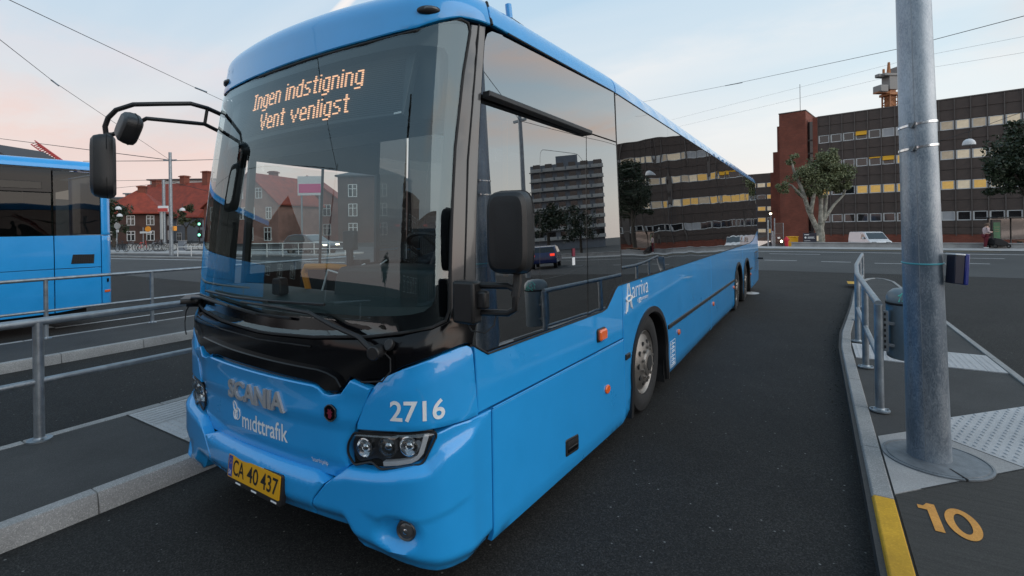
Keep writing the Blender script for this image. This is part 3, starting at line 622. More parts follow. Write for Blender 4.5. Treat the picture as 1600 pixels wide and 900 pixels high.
# side glass and panels
dz = [(1.400, 1.242), (1.510, 1.180), (1.66, 1.180), (2.16, 1.180), (2.985, 1.182), (3.07, 1.194), (3.165, 1.258), (3.25, 1.318), (3.31, 1.346), (3.41, 1.348)]
def pane_off(s, z): return float(-.02 * min(1, max(0, (3.41 - abs(s)) / 2.0))) if abs(s) < 3.41 else 0.
def sidewin(name, p, m, sg, res=(.12, .12), parent=bus): return panel(name, p if sg > 0 else mir(p), m, parent, pane_off, 0., res, 0., .002)
for sg in (1, -1):
    if sg > 0:
        sidewin('driver_window', [(1.400, 1.242), (1.510, 1.180), (1.66, 1.180), (2.16, 1.180), (2.738, 1.181), (2.792, 2.562), (1.402, 2.562)], 'driverglass', 1)
        sidewin('driver_window', [(1.402, 2.568), (3.41, 2.568), (3.41, 2.99), (1.68, 2.99), (1.47, 2.972), (1.425, 2.945), (1.404, 2.89)], 'driverglass', 1)
        sidewin('side_window', [(2.746, 1.181), (2.985, 1.182), (3.07, 1.194), (3.165, 1.258), (3.25, 1.318), (3.31, 1.346), (3.41, 1.348), (3.41, 2.560), (2.800, 2.560)], 'driverglass', 1)
    ds = [3.42, 5.18, 6.46, 7.52, 9.0, 10.65, 11.95]
    if sg < 0:
        ds = [3.42, 5.18, 7.0, 8.6, 10.2, 11.95]
        dr = panel('front_door', mir([(1.45, .36), (2.92, .36), (2.92, 2.39), (1.45, 2.39)]), 'doorglass', bus, 0, 0, (.12, .12), 0, .004)
        for a in (1.45, 2.92): strip_on('door_frame', [(-a, .36), (-a, 2.42)], .03, 'black', bus, -.01, 6)
        strip_on('door_frame', [(-2.18, .36), (-2.18, 2.42)], .012, 'black', bus, -.01, 6)
        panel('door_header', mir([(1.40, 2.40), (2.94, 2.40), (2.94, 2.99), (1.40, 2.99)]), 'blackgloss', bus, 0, .02, (.2, .1)); sidewin('side_window', [(2.95, 1.36), (3.41, 1.36), (3.41, 2.98), (2.95, 2.98)], 'driverglass', -1)
    for a0, a1 in zip(ds, ds[1:]):
        sidewin('side_window', [(a0, 1.352), (a1, 1.358), (a1 + .02, 2.99), (a0 + .02, 2.99)], 'sideglass', sg, (.25, .2))
    sidewin('side_window', [(11.95, 1.358), (12.9, 1.362), (13.6, 1.40), (14.94, 1.66), (14.94, 2.99), (11.97, 2.99)], 'sideglass', sg, (.25, .2))
    for a in ds + ([2.742] if sg > 0 else []):
        strip_on('window_seam', [(sg * a, 1.352 if a > 3.3 else 1.181), (sg * (a + (.02 if a > 3.3 else .054)), 2.985 if a > 3.3 else 2.56)], .005, 'black', bus, -.006 + pane_off(a, 2), 6)
    strip_on('window_top_seal', [(sg * a, 2.994) for a in np.linspace(1.62, 14.94, 40)], .006, 'rubber', bus, 0., 6)
    # black inner lining below the sill line of the glass
    shell(1.17, 1.52, sg * 1.42, sg * 3.40, -.13, 20, 3).build('cab_lining', 'black', bus, fix=False); shell(1.34, 1.46, sg * 3.40, sg * 14.9, -.05, 40, 2).build('cab_lining', 'black', bus, fix=False)
    if sg > 0:
        up = [(1.418, .885), (1.534, .885), (3.405, .885)] + [(a, z - .006) for a, z in dz[::-1]] + [(1.396, 1.23)]
        panel('cab_side_panel', up, 'blue', bus, .0, .03, (.07, .05), .005)
        fl = panel('access_flap', [(1.536, .874), (3.408, .874), (3.44, .145), (1.536, .155)], 'blue', bus, lambda s, z: float(.004 - .03 * sm((.20 - z) / .08)), .03, (.09, .05), .006)
        strip_on('flap_edge', [(1.54, .876), (3.40, .876)], .005, 'blue', bus, .004, 6)
        rbx = [(2.275, .325), (2.475, .30), (2.475, .418), (2.275, .444)]
        panel('flap_latch', [(2.345, .288), (2.540, .272), (2.540, .386), (2.345, .408)], 'black', fl, .010, .03, (.05, .05), .006, rnd=.02); panel('latch_grip', [(2.37, .308), (2.515, .298), (2.515, .333), (2.37, .343)], 'blackgloss', fl, .016, .02, (.05, .05), .004, rnd=.01)
        panel('latch_recess', [(2.365, .355), (2.52, .343), (2.52, .372), (2.365, .386)], 'blackmatt', fl, .0125, .004, (.05, .05), .002)
    else:
        panel('side_panel', mir([(2.95, .2), (3.408, .2), (3.408, 1.34), (2.95, 1.34)]), 'blue', bus, 0, .03, (.1, .1)); panel('side_panel', mir([(1.40, .16), (1.54, .16), (1.54, .34), (2.9, .34), (2.9, .16)][:0] + [(1.536, .16), (2.94, .16), (2.94, .34), (1.536, .34)]), 'blue', bus, 0, .03, (.1, .1))
    def arch(a): # opening outline, right to left over the top
        return [(a + .655 - .04 * k, z) for k, z in ((0, .15),)] + [(a + .62 * math.cos(t), .50 + .525 * math.sin(t)) for t in np.linspace(-.15, math.pi + .15, 21)] + [(a - .655, .15)]
    def side(p, nm='side_panel'): return panel(nm, p if sg > 0 else mir(p), 'blue', bus, lambda s, z: float(-.03 * sm((.24 - z) / .08)), .03, (.14, .07), .005)
    a1 = arch(4.22)
    side([(3.412, 1.341)] + [(3.445, .16)] + [(a, z) for a, z in a1[::-1]] + [(7.55, .165), (7.55, 1.346)])
    a2 = arch(10.72); side([(7.556, 1.346), (7.556, .165)] + a2[::-1] + [(11.42, .165), (11.42, 1.35)][:0] + [(11.43, .17), (11.43, 1.35)])
    a3 = arch(12.18); side([(11.436, 1.35), (11.436, .17)] + a3[::-1] + [(13.35, .18), (13.35, 1.37)])
    side([(13.356, 1.37), (13.356, .18), (14.9, .24), (14.95, .35), (14.95, 1.648), (13.6, 1.392)])
    strip_on('window_sill_seal', [(sg * a, z) for a, z in ([(1.40, 1.238), (1.51, 1.176), (1.66, 1.176), (2.16, 1.176), (2.985, 1.178), (3.07, 1.190), (3.165, 1.254), (3.25, 1.314), (3.31, 1.342)] if sg > 0 else [(2.95, 1.347)]) + [(3.42, 1.347), (8, 1.352), (12.9, 1.358), (13.6, 1.396), (14.94, 1.655)]], .006, 'rubber', bus, .001, 6)
    for i, (a, _) in enumerate(WH):
        lip = arch(a); q = [S(np.array(sg * u), np.array(v), np.array(.012)) for u, v in lip]
        b = MB(); prof = [(0, .018), (.045, .012), (.05, -.05), (0, -.06)]; rings = []
        ctr = np.array([a, .45])
        for (u, v) in lip:
            d = np.array([u, v]) - ctr; d = d / np.linalg.norm(d); d = np.array([math.copysign(1, d[0]), 0]) if v < .4 else d
            rings.append([S(np.array(sg * (u - d[0] * k)), np.array(v - d[1] * k), np.array(hh)) for k, hh in [(-.012, .016), (.04, .020), (.055, .0), (.055, -.12), (-.012, -.03)]])
        n5 = 5; b.add([p for r in rings for p in r], [(j * n5 + k, j * n5 + (k + 1) % n5, (j + 1) * n5 + (k + 1) % n5, (j + 1) * n5 + k) for j in range(len(rings) - 1) for k in range(n5)]); wa = b.build('wheel_arch', 'black', bus)
        xs = CX + sg * W; b = MB(); lp2 = [(a + .66 * math.cos(t), .45 + .64 * math.sin(t)) for t in np.linspace(-.3, math.pi + .3, 16)]; yof = WH[i][1] - a
        vs = [(xs - sg * .02, u + yof, v) for u, v in lp2] + [(xs - sg * .62, u + yof, v) for u, v in lp2]; n6 = len(lp2); b.add(vs, [(k, k + 1, n6 + k + 1, n6 + k) for k in range(n6 - 1)] + [tuple(range(n6, 2 * n6))]); b.build('wheel_well', 'blackmatt', bus, fix=False)
        if i == 0: rbox('mud_flap', xs - sg * .33, xs - sg * .02, a + yof + .60, a + yof + .615, .12, .55, 'rubber', bus)
# trim strip
strip = lambda a0, a1, sg: panel('trim_strip', [(sg * a0, .685), (sg * a1, .685), (sg * a1, .735), (sg * a0, .735)], 'black', bus, .016, .018, (.3, .05), .006)
strip(3.45, 3.56, 1); strip(4.885, 10.06, 1); strip(12.84, 13.3, 1)
# wheels: rim, tyre, hub and nuts
def wheel_meshes():
    ax = lambda x, y, h: (h, x, y)
    rim = MB().lathe([(.300, -.015), (.315, .0), (.305, .012), (.288, -.005), (.272, -.012), (.235, .006), (.165, .030), (.125, .042), (.118, .07), (.10, .082), (.0, .085)], ax, 48, False).v
    return rim
def wheel(x, y, z, sg, steel=True):
    ax = lambda u, v, h: (sg * h, u, v)
    r = MB().lathe([(.300, -.06), (.300, -.015), (.315, .0), (.305, .012), (.288, -.004), (.272, -.012), (.235, .010), (.165, .036), (.125, .046), (.118, .058), (.10, .066), (.001, .068)], ax, 48, False).build('wheel', 'rim', bus)
    r.location = Vector((x, y, z))
    t = MB().lathe([(.300, -.02), (.318, .018), (.36, .034), (.42, .036), (.462, .020), (.480, -.02), (.484, -.06), (.484, -.22), (.47, -.28), (.30, -.28)], ax, 56, False).build('tyre', 'rubber', r)
    MB().tube([ax(0, 0, .064), ax(0, 0, .072)], .075, 24).build('hub_cap', 'rimdark', r)
    hp = MB().tube([ax(0, 0, .008), ax(0, 0, .0285)], .0265, 14).build('rim_hole', 'rimdark', r); np_ = MB().tube([ax(0, 0, .03), ax(0, 0, .062)], .015, 6).build('wheel_nut', 'rim', r, sharp=20)
    for k in range(10):
        a = 2 * math.pi * k / 10
        for proto, rad, da in ((hp, .196, 0), (np_, .150, .31)):
            o = proto if k == 0 else proto.copy()
            if k: col.objects.link(o); o.parent = r
            o.location = Vector(ax(rad * math.cos(a + da), rad * math.sin(a + da), 0))
    return r
wheels = [wheel(CX + W - .075, WH[0][1], .485, 1)]
for k, (a, y) in enumerate(WH):
    for sg in (1, -1):
        if k == 0 and sg > 0: continue
        c = copy_tree(wheels[0], (CX + sg * (W - .075), y, .485)); c.parent = bus; c.matrix_parent_inverse = wheels[0].matrix_parent_inverse
        if sg < 0: c.rotation_euler = (0, 0, math.pi)
        elif k > 0: c.rotation_euler = (.5 * k, 0, 0)
# side lamps, logo, decal, vent
def side_lamp(s, z, rs, rz):
    c = Vector(S(np.array(s), np.array(z), np.array(.004))); MB().prism([(s + rs * math.cos(t), z + rz * math.sin(t)) for t in np.linspace(0, 2 * math.pi, 19)[:-1]], -.01, .016, lambda u, v, h: S(np.array(u), np.array(v), np.array(h))).build('side_marker', 'amber', bus, bevel=.006)
for s, z in ((3.05, .553), (5.37, .566), (7.70, .571), (10.0, .575), (12.95, .575)): side_lamp(s, z, .045, .034)
panel('indicator_base', [(2.872, .952), (3.028, .952), (3.028, 1.058), (2.872, 1.058)], 'black', bus, .012, .02, (.05, .05), .004, rnd=.025); panel('indicator_lamp', [(2.884, .961), (3.018, .961), (3.018, 1.050), (2.884, 1.050)], 'amber', bus, .034, .03, (.04, .04), .012, rnd=.025)
HS = lambda a, c, h: S(np.array(a), np.array(c), np.array(h))
lettering('operator_lettering', 'arr\u0131va', 3.66, 4.15, 1.192, 1.292, HS, 'white', bus, bold=-.008, h0=.003)
MB().prism([(3.945 + .012 * math.cos(t), 1.318 + .010 * math.sin(t)) for t in np.linspace(0, 6.283, 11)[:-1]], .001, .003, HS).build('letter_dot', 'white', bus)
lettering('company_lettering', 'a     company', 3.80, 4.15, 1.132, 1.168, HS, 'white', bus, h0=.003)
b = MB(); b.prism([(3.845, 1.126), (3.915, 1.126), (3.915, 1.172), (3.845, 1.172)], .001, .003, HS); b.build('company_tile', 'white', bus); lettering('tile_lettering', 'DB', 3.855, 3.905, 1.134, 1.164, HS, 'blue', bus, h0=.0045)
b = MB()
for pl in ([(3.475, 1.085), (3.495, 1.12), (3.545, 1.335), (3.575, 1.335), (3.635, 1.13), (3.655, 1.105)],): b.tube([HS(u, v, .004) for u, v in pl[:3]], .0075, 6).tube([HS(u, v, .004) for u, v in pl[3:]], .0075, 6).tube([HS(u, v, .004) for u, v in ((3.512, 1.095), (3.545, 1.19), (3.575, 1.19), (3.62, 1.12))], .006, 6)
b.tube([HS(3.565 + .075 * math.cos(t), 1.205 + .024 * math.sin(t), .004) for t in np.linspace(0, 6.2832, 21)], .0075, 6, caps=False); b.build('operator_emblem', 'white', bus)
dc = MB()
for r in range(6):
    z = .245 + r * .046; dc.prism([(4.98, z), (5.0, z), (5.0, z + .034), (4.98, z + .034)], .001, .003, HS); dc.prism([(5.02 + .02 * (r % 2), z + .004), (5.17, z + .004), (5.17, z + .014), (5.02 + .02 * (r % 2), z + .014)], .001, .003, HS); dc.prism([(5.05, z + .022), (5.15 - .03 * (r % 3), z + .022), (5.15 - .03 * (r % 3), z + .032), (5.05, z + .032)], .001, .003, HS)
for (u0, u1, v0, v1) in ((4.955, 5.20, .232, .236), (4.955, 5.20, .522, .526), (4.955, 4.960, .232, .526), (5.195, 5.20, .232, .526)): dc.prism([(u0, v0), (u1, v0), (u1, v1), (u0, v1)], .001, .003, HS)
dc.build('load_sticker', 'white', bus)
panel('vent_grille', [(14.0, .55), (14.75, .55), (14.75, 1.08), (14.0, 1.08)], 'black', bus, .004, .01, (.2, .1), .004)
for k in range(8): panel('vent_slat', [(14.03, .57 + k * .062), (14.72, .57 + k * .062), (14.72, .605 + k * .062), (14.03, .605 + k * .062)], 'blue', bus, .012, .01, (.3, .1), .003)
MB().tube([(-1.42, 15.5, .86), (-1.28, 15.52, .86)], .03, 8).build('tow_eye', 'black', bus)
panel('rain_rail', [(1.394, 2.555), (2.805, 2.535), (2.805, 2.572), (1.394, 2.592)], 'black', bus, .045, .05, (.1, .05), .006)
st = panel('window_sticker', [(2.508, 1.632), (2.553, 1.632), (2.553, 1.692), (2.508, 1.692)], 'red', bus, -.005, .002, (.1, .1), .0); panel('window_sticker', [(2.503, 1.570), (2.548, 1.570), (2.548, 1.628), (2.503, 1.628)], 'white', bus, -.005, .002, (.1, .1), .0)
sw = rounded([(2.06, 1.51), (2.45, 1.515), (2.735, 1.55), (2.775, 2.31), (2.64, 2.38), (2.075, 2.35)], .05)
MB().tube([S(np.array(a), np.array(z), np.array(pane_off(a, z) - .008)) for a, z in sw + sw[:1]], .009, 6).build('sliding_frame', 'black', bus)
# rear wall
b = MB(); zz_ = np.linspace(.3, 3.3, 30); L_ = S(np.full(30, -14.95), zz_, np.zeros(30)); Rr = S(np.full(30, 14.95), zz_, np.zeros(30))
b.add(np.concatenate([L_, Rr]), [(i, i + 1, 31 + i, 30 + i) for i in range(29)]); b.build('rear_wall', 'blue', bus, fix=False)
rbox('rear_window', CX - 1.0, CX + 1.0, 15.57, 15.60, 1.6, 2.7, 'blackgloss', bus, bevel=.01)
# number plate
pc = np.array(S(np.array(.026), np.array(.488), np.array(.052))); pn = np.array([-.02, -1, .10]); pn /= np.linalg.norm(pn); pu = np.array([1, -.02, 0]); pu /= np.linalg.norm(pu); pv = np.cross(pn, pu) * -1; pv = np.cross(pu, pn) * -1
pv = np.array([0, .10, 1.]); pv /= np.linalg.norm(pv)
PF = lambda u, v, h: pc + pu * u + pv * v + pn * h
rr = lambda a, b_, r: rounded([(-a, -b_), (a, -b_), (a, b_), (-a, b_)], r)
pl_ = MB().prism(rr(.268, .079, .012), -.03, .0, PF).build('number_plate', 'black', bus, bevel=.003)
F = lambda u, v, h: PF(u, v + .012, h)
MB().prism(rr(.255, .062, .008), 0., .004, F).build('plate_face', 'yellowplate', pl_)
MB().prism([(-.250, -.057), (-.210, -.057), (-.210, .057), (-.250, .057)], .004, .005, F).build('euro_band', 'plateblue', pl_); lettering('band_lettering', 'DK', -.244, -.216, -.045, -.020, F, 'white', pl_, h0=.0055)
b = MB()
for k in range(12):
    t = 2 * math.pi * k / 12; b.prism([(-.230 + .012 * math.cos(t) + .002 * math.cos(q), .025 + .012 * math.sin(t) + .002 * math.sin(q)) for q in (0, 1.57, 3.14, 4.71)], .005, .0055, F)
b.build('band_stars', 'yellowplate', pl_)
for s_, u0, u1 in (('CA', -.200, -.085), ('40', -.055, .055), ('437', .080, .240)): lettering('plate_lettering', s_, u0, u1, -.042, .044, F, 'blackmatt', pl_, h0=.005, bold=.012)
for u in (-.17, -.01, .18): MB().prism([(u, -.072), (u + .05, -.072), (u + .05, -.064), (u, -.064)], .0, .0015, PF).build('holder_print', 'white', pl_)
# destination display with its dot lettering
DZ = -.07
db = panel('destination_display', [(-.95, 2.43), (.905, 2.455), (.955, 2.80), (.0, 2.765), (-.95, 2.755)], 'ledoff', bus, DZ, .05, (.08, .08), .004)
for k in range(26): strip_on('display_louvre', [(u, 2.475 + .0115 * k) for u in np.linspace(-.78, .895, 14)], .0016, 'ledline', db, DZ + .003, 4)
panel('display_tag', [(.845, 2.458), (.895, 2.462), (.895, 2.476), (.845, 2.472)], 'white', db, DZ + .006, .004, (.1, .1), .0)
GL = {'I': ['111', '010', '010', '010', '010', '010', '010', '010', '111', '', ''], 'V': ['10001', '10001', '10001', '10001', '01010', '01010', '01010', '00100', '00100', '', ''],
 'n': ['', '', '1110', '1001', '1001', '1001', '1001', '1001', '1001', '', ''], 'g': ['', '', '0111', '1001', '1001', '1001', '1001', '1001', '0111', '0001', '1110'], 'e': ['', '', '0110', '1001', '1001', '1111', '1000', '1000', '0111', '', ''],
 'i': ['1', '', '1', '1', '1', '1', '1', '1', '1', '', ''], 'd': ['0001', '0001', '0111', '1001', '1001', '1001', '1001', '1001', '0111', '', ''], 's': ['', '', '0111', '1000', '1000', '0110', '0001', '0001', '1110', '', ''],
 't': ['010', '010', '111', '010', '010', '010', '010', '010', '011', '', ''], 'l': ['1', '1', '1', '1', '1', '1', '1', '1', '1', '', ''], 'v': ['', '', '10001', '10001', '10001', '01010', '01010', '00100', '00100', '', ''], ' ': ['00']}
def led(text, s0, s1, ztop, slope):
    cols = sum(max(len(r) for r in GL[c]) + 1 for c in text) - 1; pt = (s1 - s0) / cols; x = 0; b = MB()
    for c in text:
        wd = max(len(r) for r in GL[c])
        for r, row in enumerate(GL[c]):
            for k, ch in enumerate(row):
                if ch == '1':
                    u = s0 + (x + k + .5) * pt; v = ztop - r * .0122 + slope * (u - s0)
                    b.prism([(u - pt * .42, v - .0034), (u + pt * .42, v - .0034), (u + pt * .42, v + .0034), (u - pt * .42, v + .0034)], DZ + .004, DZ + .008, HS)
        x += wd + 1
    return b.build('dot_lettering', 'led', db, flat=True)
led('Ingen indstigning', -.515, .612, 2.748, .012); led('Vent venligst', -.372, .522, 2.597, .012)
# wipers
wp = [(.905, 1.262), (.86, 1.275), (.66, 1.345), (.45, 1.415), (.1, 1.428)]
def wiper(arm, blade, pivot):
    a = strip_on('wiper', arm, .014, 'black', bus, .055, 8, r1=.007); strip_on('wiper_blade', blade, .008, 'black', a, .03, 6); strip_on('wiper_spine', blade[1:-1], .006, 'rubber', a, .045, 6)
    c = S(np.array(pivot[0]), np.array(pivot[1]), np.array(.0)); d = S(np.array(pivot[0]), np.array(pivot[1]), np.array(.075)); MB().tube([c, d], .034, 16).build('wiper_pivot', 'black', a, bevel=.006)
wiper([(.905, 1.262), (.80, 1.30), (.62, 1.365), (.46, 1.418), (.2, 1.432), (-.15, 1.436)], [(-.72, 1.458), (-.3, 1.452), (.1, 1.455), (.54, 1.462)], (.905, 1.262))
wiper([(-1.03, 1.36), (-.9, 1.40), (-.7, 1.418), (-.3, 1.40)], [(-.83, 1.428), (-.4, 1.400), (0, 1.376), (.28, 1.375)], (-1.03, 1.355))
strip_on('washer_hose', [(.93, 1.26), (.965, 1.23), (.965, 1.17), (.92, 1.12), (.80, 1.105)], .004, 'rubber', bus, .02, 6)
strip_on('washer_hose', [(-1.02, 1.33), (-1.06, 1.28), (-1.05, 1.22), (-.97, 1.19), (-.93, 1.16)], .004, 'rubber', bus, .05, 6)
b = MB().prism(rounded([(-1.16, 1.335), (-.93, 1.352), (-.93, 1.392), (-1.16, 1.388)], .015), .02, .12, HS); b.build('wiper_bracket', 'black', bus, bevel=.008)
MB().prism([(.955 + .022 * math.cos(t), 1.288 + .022 * math.sin(t)) for t in np.linspace(0, 6.283, 15)[:-1]], 0, .035, HS).build('washer_plug', 'black', bus, bevel=.006)
# mirrors
def housing(name, c, sx, sy, sz, rot, parent, gl=True, r=.20):
    """rounded shell, domed at the front, flat mirror glass at the back"""
    n = 24; vs = []; prof = [(.0, .55), (.0, .80), (-.10, .95), (-.30, 1.0), (-.60, .98), (-.85, .90), (-.97, .74), (-1.0, .50)]
    def ring(k, d):
        out = []
        for i in range(n):
            t = 2 * math.pi * i / n + math.pi / n; q = (abs(math.cos(t)) ** (r * 2) * math.copysign(1, math.cos(t)), abs(math.sin(t)) ** (r * 2) * math.copysign(1, math.sin(t)))
            out.append(Vector(c) + rot @ Vector((sx * k * q[0], sy * d, sz * (1 - (1 - k) * sx / sz) * q[1])))
        return out
    for d, k in prof: vs += ring(k, d)
    m = len(prof); fs = [(j * n + i, j * n + (i + 1) % n, (j + 1) * n + (i + 1) % n, (j + 1) * n + i) for j in range(m - 1) for i in range(n)] + [tuple(range((m - 1) * n, m * n))]
    o = MB().add(vs, fs).build(name, 'black', parent, sharp=30)
    if gl:
        g = ring(.80, -.02); MB().add(g, [tuple(range(n))]).build('mirror_glass', 'mirror', o, fix=False)
    MB().tube([p + rot @ Vector((0, sy * .0, 0)) for p in ring(1.004, -.34)] , .003, 4).build('housing_seam', 'blackmatt', o)
    return o
rotR = Matrix.Rotation(math.radians(14), 3, 'Z')
mR = housing('driver_mirror', (-1.185, 1.93, 1.825), .104, .14, .188, rotR, bus)
b = MB(); b.tube([(-1.42, 1.86, 1.575), (-1.20, 1.885, 1.580), (-1.165, 1.89, 1.565), (-1.16, 1.89, 1.53), (-1.165, 1.89, 1.475), (-1.20, 1.885, 1.455), (-1.42, 1.86, 1.445)], .016, 10).tube([(-1.162, 1.89, 1.53), (-1.155, 1.90, 1.60), (-1.16, 1.92, 1.72)], .022, 10)
b.build('mirror_arm', 'black', mR); rbox('mirror_bracket', -1.46, -1.335, 1.80, 1.875, 1.40, 1.60, 'black', mR, bevel=.014)
MB().tube([(-1.40, 1.83, 1.41), (-1.36, 1.82, 1.37), (-1.29, 1.83, 1.365), (-1.26, 1.86, 1.40), (-1.26, 1.875, 1.45)], .004, 6).build('mirror_cable', 'rubber', mR)
rbox('mirror_bracket', -1.36, -1.29, 1.83, 1.875, 1.47, 1.555, 'black', mR, bevel=.012)
rotL = Matrix.Rotation(math.radians(-20), 3, 'Z') @ Matrix.Rotation(math.radians(-4), 3, 'Y')
mL = housing('door_mirror', (-4.235, 1.47, 2.315), .140, .14, .220, rotL, bus)
b = MB(); b.tube([(-4.27, 1.43, 2.52), (-4.265, 1.42, 2.60), (-4.24, 1.43, 2.66), (-4.19, 1.46, 2.715), (-4.10, 1.53, 2.755), (-4.03, 1.68, 2.78), (-3.96, 1.84, 2.805), (-3.945, 1.95, 2.79), (-3.99, 2.10, 2.765), (-3.99, 2.30, 2.74)], .0165, 10)
b.tube([(-4.265, 1.425, 2.545), (-4.20, 1.44, 2.54), (-4.08, 1.47, 2.56), (-3.95, 1.55, 2.64), (-3.95, 1.84, 2.66), (-3.97, 1.94, 2.67), (-4.0, 2.11, 2.62), (-4.0, 2.3, 2.58)], .0145, 10).tube([(-3.945, 1.95, 2.79), (-3.965, 1.94, 2.675)], .012, 8)
b.build('mirror_arm', 'black', mL)
housing('kerb_mirror', (-3.955, 1.50, 2.545), .105, .11, .10, Matrix.Rotation(math.radians(-12), 3, 'Z') @ Matrix.Rotation(math.radians(26), 3, 'Y') @ Matrix.Rotation(math.radians(-15), 3, 'X'), bus, r=.24)
# cabin
rbox('cabin_floor', CX - 1.15, CX + 1.15, 2.1, 15.4, .40, .44, 'interior', bus); rbox('cabin_ceiling', CX - 1.08, CX + 1.08, 2.45, 15.4, 2.94, 2.97, 'interior', bus)
rbox('bulkhead', CX - 1.15, CX + 1.15, 2.02, 2.06, .44, 1.40, 'blackmatt', bus); rbox('cab_partition', CX + .10, CX + 1.15, 3.75, 3.80, .44, 2.45, 'interior', bus)
rbox('display_housing', CX - 1.0, CX + 1.0, 1.98, 2.30, 2.42, 2.93, 'black', bus, bevel=.02)
DS = lambda s, z, h: S(np.array(s), np.array(z), np.array(h))
da = []; ns_ = 30
b = MB(); ss = np.linspace(-1.17, 1.17, ns_); rows = [(1.36, -.03), (1.44, -.05), (1.475, -.16), (1.485, -.30), (1.47, -.50), (1.30, -.62)]
for z, h in rows: b.v += [tuple(DS(u, z + .02 * max(0, u), h)) for u in ss]
b.f += [(j * ns_ + i, j * ns_ + i + 1, (j + 1) * ns_ + i + 1, (j + 1) * ns_ + i) for j in range(len(rows) - 1) for i in range(ns_ - 1)]
dsh = b.build('dashboard', 'dash', bus, fix=False)
cl = [(-2.36, 1.86), (-2.33, 2.14), (-2.22, 2.22), (-1.78, 2.22), (-1.60, 2.12), (-1.56, 1.96), (-1.62, 1.90)]
vs = []; n7 = len(cl)
for k, (zt, ex) in enumerate(((1.40, 1.06), (1.55, 1.03), (1.625, .97), (1.635, .88))): vs += [(-1.96 + (u + 1.96) * ex, 2.05 + (v - 2.05) * ex, zt) for u, v in cl]
MB().add(vs, [(j * n7 + i, j * n7 + (i + 1) % n7, (j + 1) * n7 + (i + 1) % n7, (j + 1) * n7 + i) for j in range(3) for i in range(n7)] + [tuple(range(3 * n7, 4 * n7))]).build('instrument_cowl', 'dash', dsh, bevel=.015)
swc = Vector((-1.98, 2.36, 1.70)); swr = Matrix.Rotation(math.radians(-32), 3, 'X')
b = MB(); b.tube([swc + swr @ Vector((.225 * math.cos(t), .225 * math.sin(t), 0)) for t in np.linspace(0, 6.2832, 37)], .015, 8, caps=False)
for t in (0.3, 2.84, 4.71): b.tube([swc, swc + swr @ Vector((.22 * math.cos(t), .22 * math.sin(t), 0))], .012, 6)
b.tube([swc, swc + swr @ Vector((0, 0, -.35))], .05, 10); b.build('steering_wheel', 'black', bus)
b = MB().box(-2.24, -1.74, 2.75, 3.25, .95, 1.08).box(-2.22, -1.76, 3.2, 3.36, 1.05, 1.75).box(-2.12, -1.86, 3.22, 3.34, 1.76, 2.0); b.build('driver_seat', 'seat', bus, bevel=.05); rbox('seat_pedestal', -2.15, -1.83, 2.8, 3.2, .44, .95, 'black', bus)
MB().tube([(-2.97, 2.12, 1.40), (-2.97, 2.08, 1.56), (-2.93, 2.07, 1.60), (-2.70, 2.09, 1.605), (-2.58, 2.12, 1.60), (-2.54, 2.18, 1.52), (-2.54, 2.25, 1.40)], .021, 10).build('hand_rail', 'orange', bus)
MB().tube([(-1.86, 2.9, 1.5), (-1.86, 2.92, 2.6)], .02, 8).build('hand_rail', 'orange', bus); MB().tube([(-2.9, 4.2, .44), (-2.9, 4.2, 2.94)], .02, 8).build('hand_rail', 'orange', bus)
b = MB().box(-2.49, -2.40, 2.00, 2.06, 1.48, 1.56).box(-2.47, -2.43, 2.02, 2.05, 1.56, 1.74).box(-2.50, -2.40, 2.02, 2.06, 1.72, 1.84).box(-2.44, -2.36, 2.04, 2.12, 1.46, 1.66); b.build('ticket_machine', 'black', bus, bevel=.008)
MB().tube([(-2.62, 1.96, 1.47), (-2.55, 1.95, 1.60), (-2.42, 1.98, 1.57), (-2.30, 2.02, 1.64)], .006, 6).tube([(-2.5, 2.0, 1.48), (-2.38, 2.0, 1.62), (-2.28, 2.06, 1.60), (-2.2, 2.1, 1.66)], .005, 6).build('cable', 'white', bus)
c = DS(-.06, 1.50, -.10); MB().prism(rounded([(-.045, 0), (.045, 0), (.036, .10), (-.036, .10)], .02), 0, .06, lambda u, v, h: (c[0] + u, c[1] + h, c[2] - .03 + v)).build('card_reader', 'black', bus, bevel=.008)
for (x, y) in [(x, y) for y in (6.4, 7.3, 8.2, 9.1, 10.0, 11.0, 12.0, 13.0, 14.0) for x in (-3.35, -2.0)]:
    MB().box(x - .42, x + .42, y, y + .42, .85, .95).box(x - .42, x + .42, y + .38, y + .48, .9, 1.65).build('passenger_seat', 'seat', bus, bevel=.03)
# ------------------------------------------------------------------ ground
def sheet(name, poly, z, material, kind='structure', parent=None, thick=0.):
    b = MB()
    if thick: b.prism(poly if area(poly) > 0 else poly[::-1], z - thick, z, lambda u, v, h: (u, v, h))
    else: b.add([(x, y, z) for x, y in (poly if area(poly) > 0 else poly[::-1])], [tuple(range(len(poly)))])
    o = b.build(name, material, parent)
    if kind: o['kind'] = kind
    return o
def rect(x0, x1, y0, y1): return [(x0, y0), (x1, y0), (x1, y1), (x0, y1)]
sheet('road', rect(-1500, 1500, -1500, 43.3), 0, 'asphalt'); sheet('yard_ground', rect(-1500, -6, 43.3, 1500), 0, 'asphaltold'); sheet('car_park_ground', rect(-6, 1500, 43.3, 1500), -1.0, 'asphaltold')
sheet('cross_street', [(-15, 21.5), (70, 21.5), (70, 39.6), (-15, 39.6)], .004, 'asphaltold'); sheet('far_carriageway', [(-90, 9), (-13.4, 9), (-15.05, 21.5), (-15.05, 39.6), (-90, 24)], .004, 'asphaltold')
sheet('far_pavement', rect(-30, 70, 39.6, 43.3), .03, 'slab')
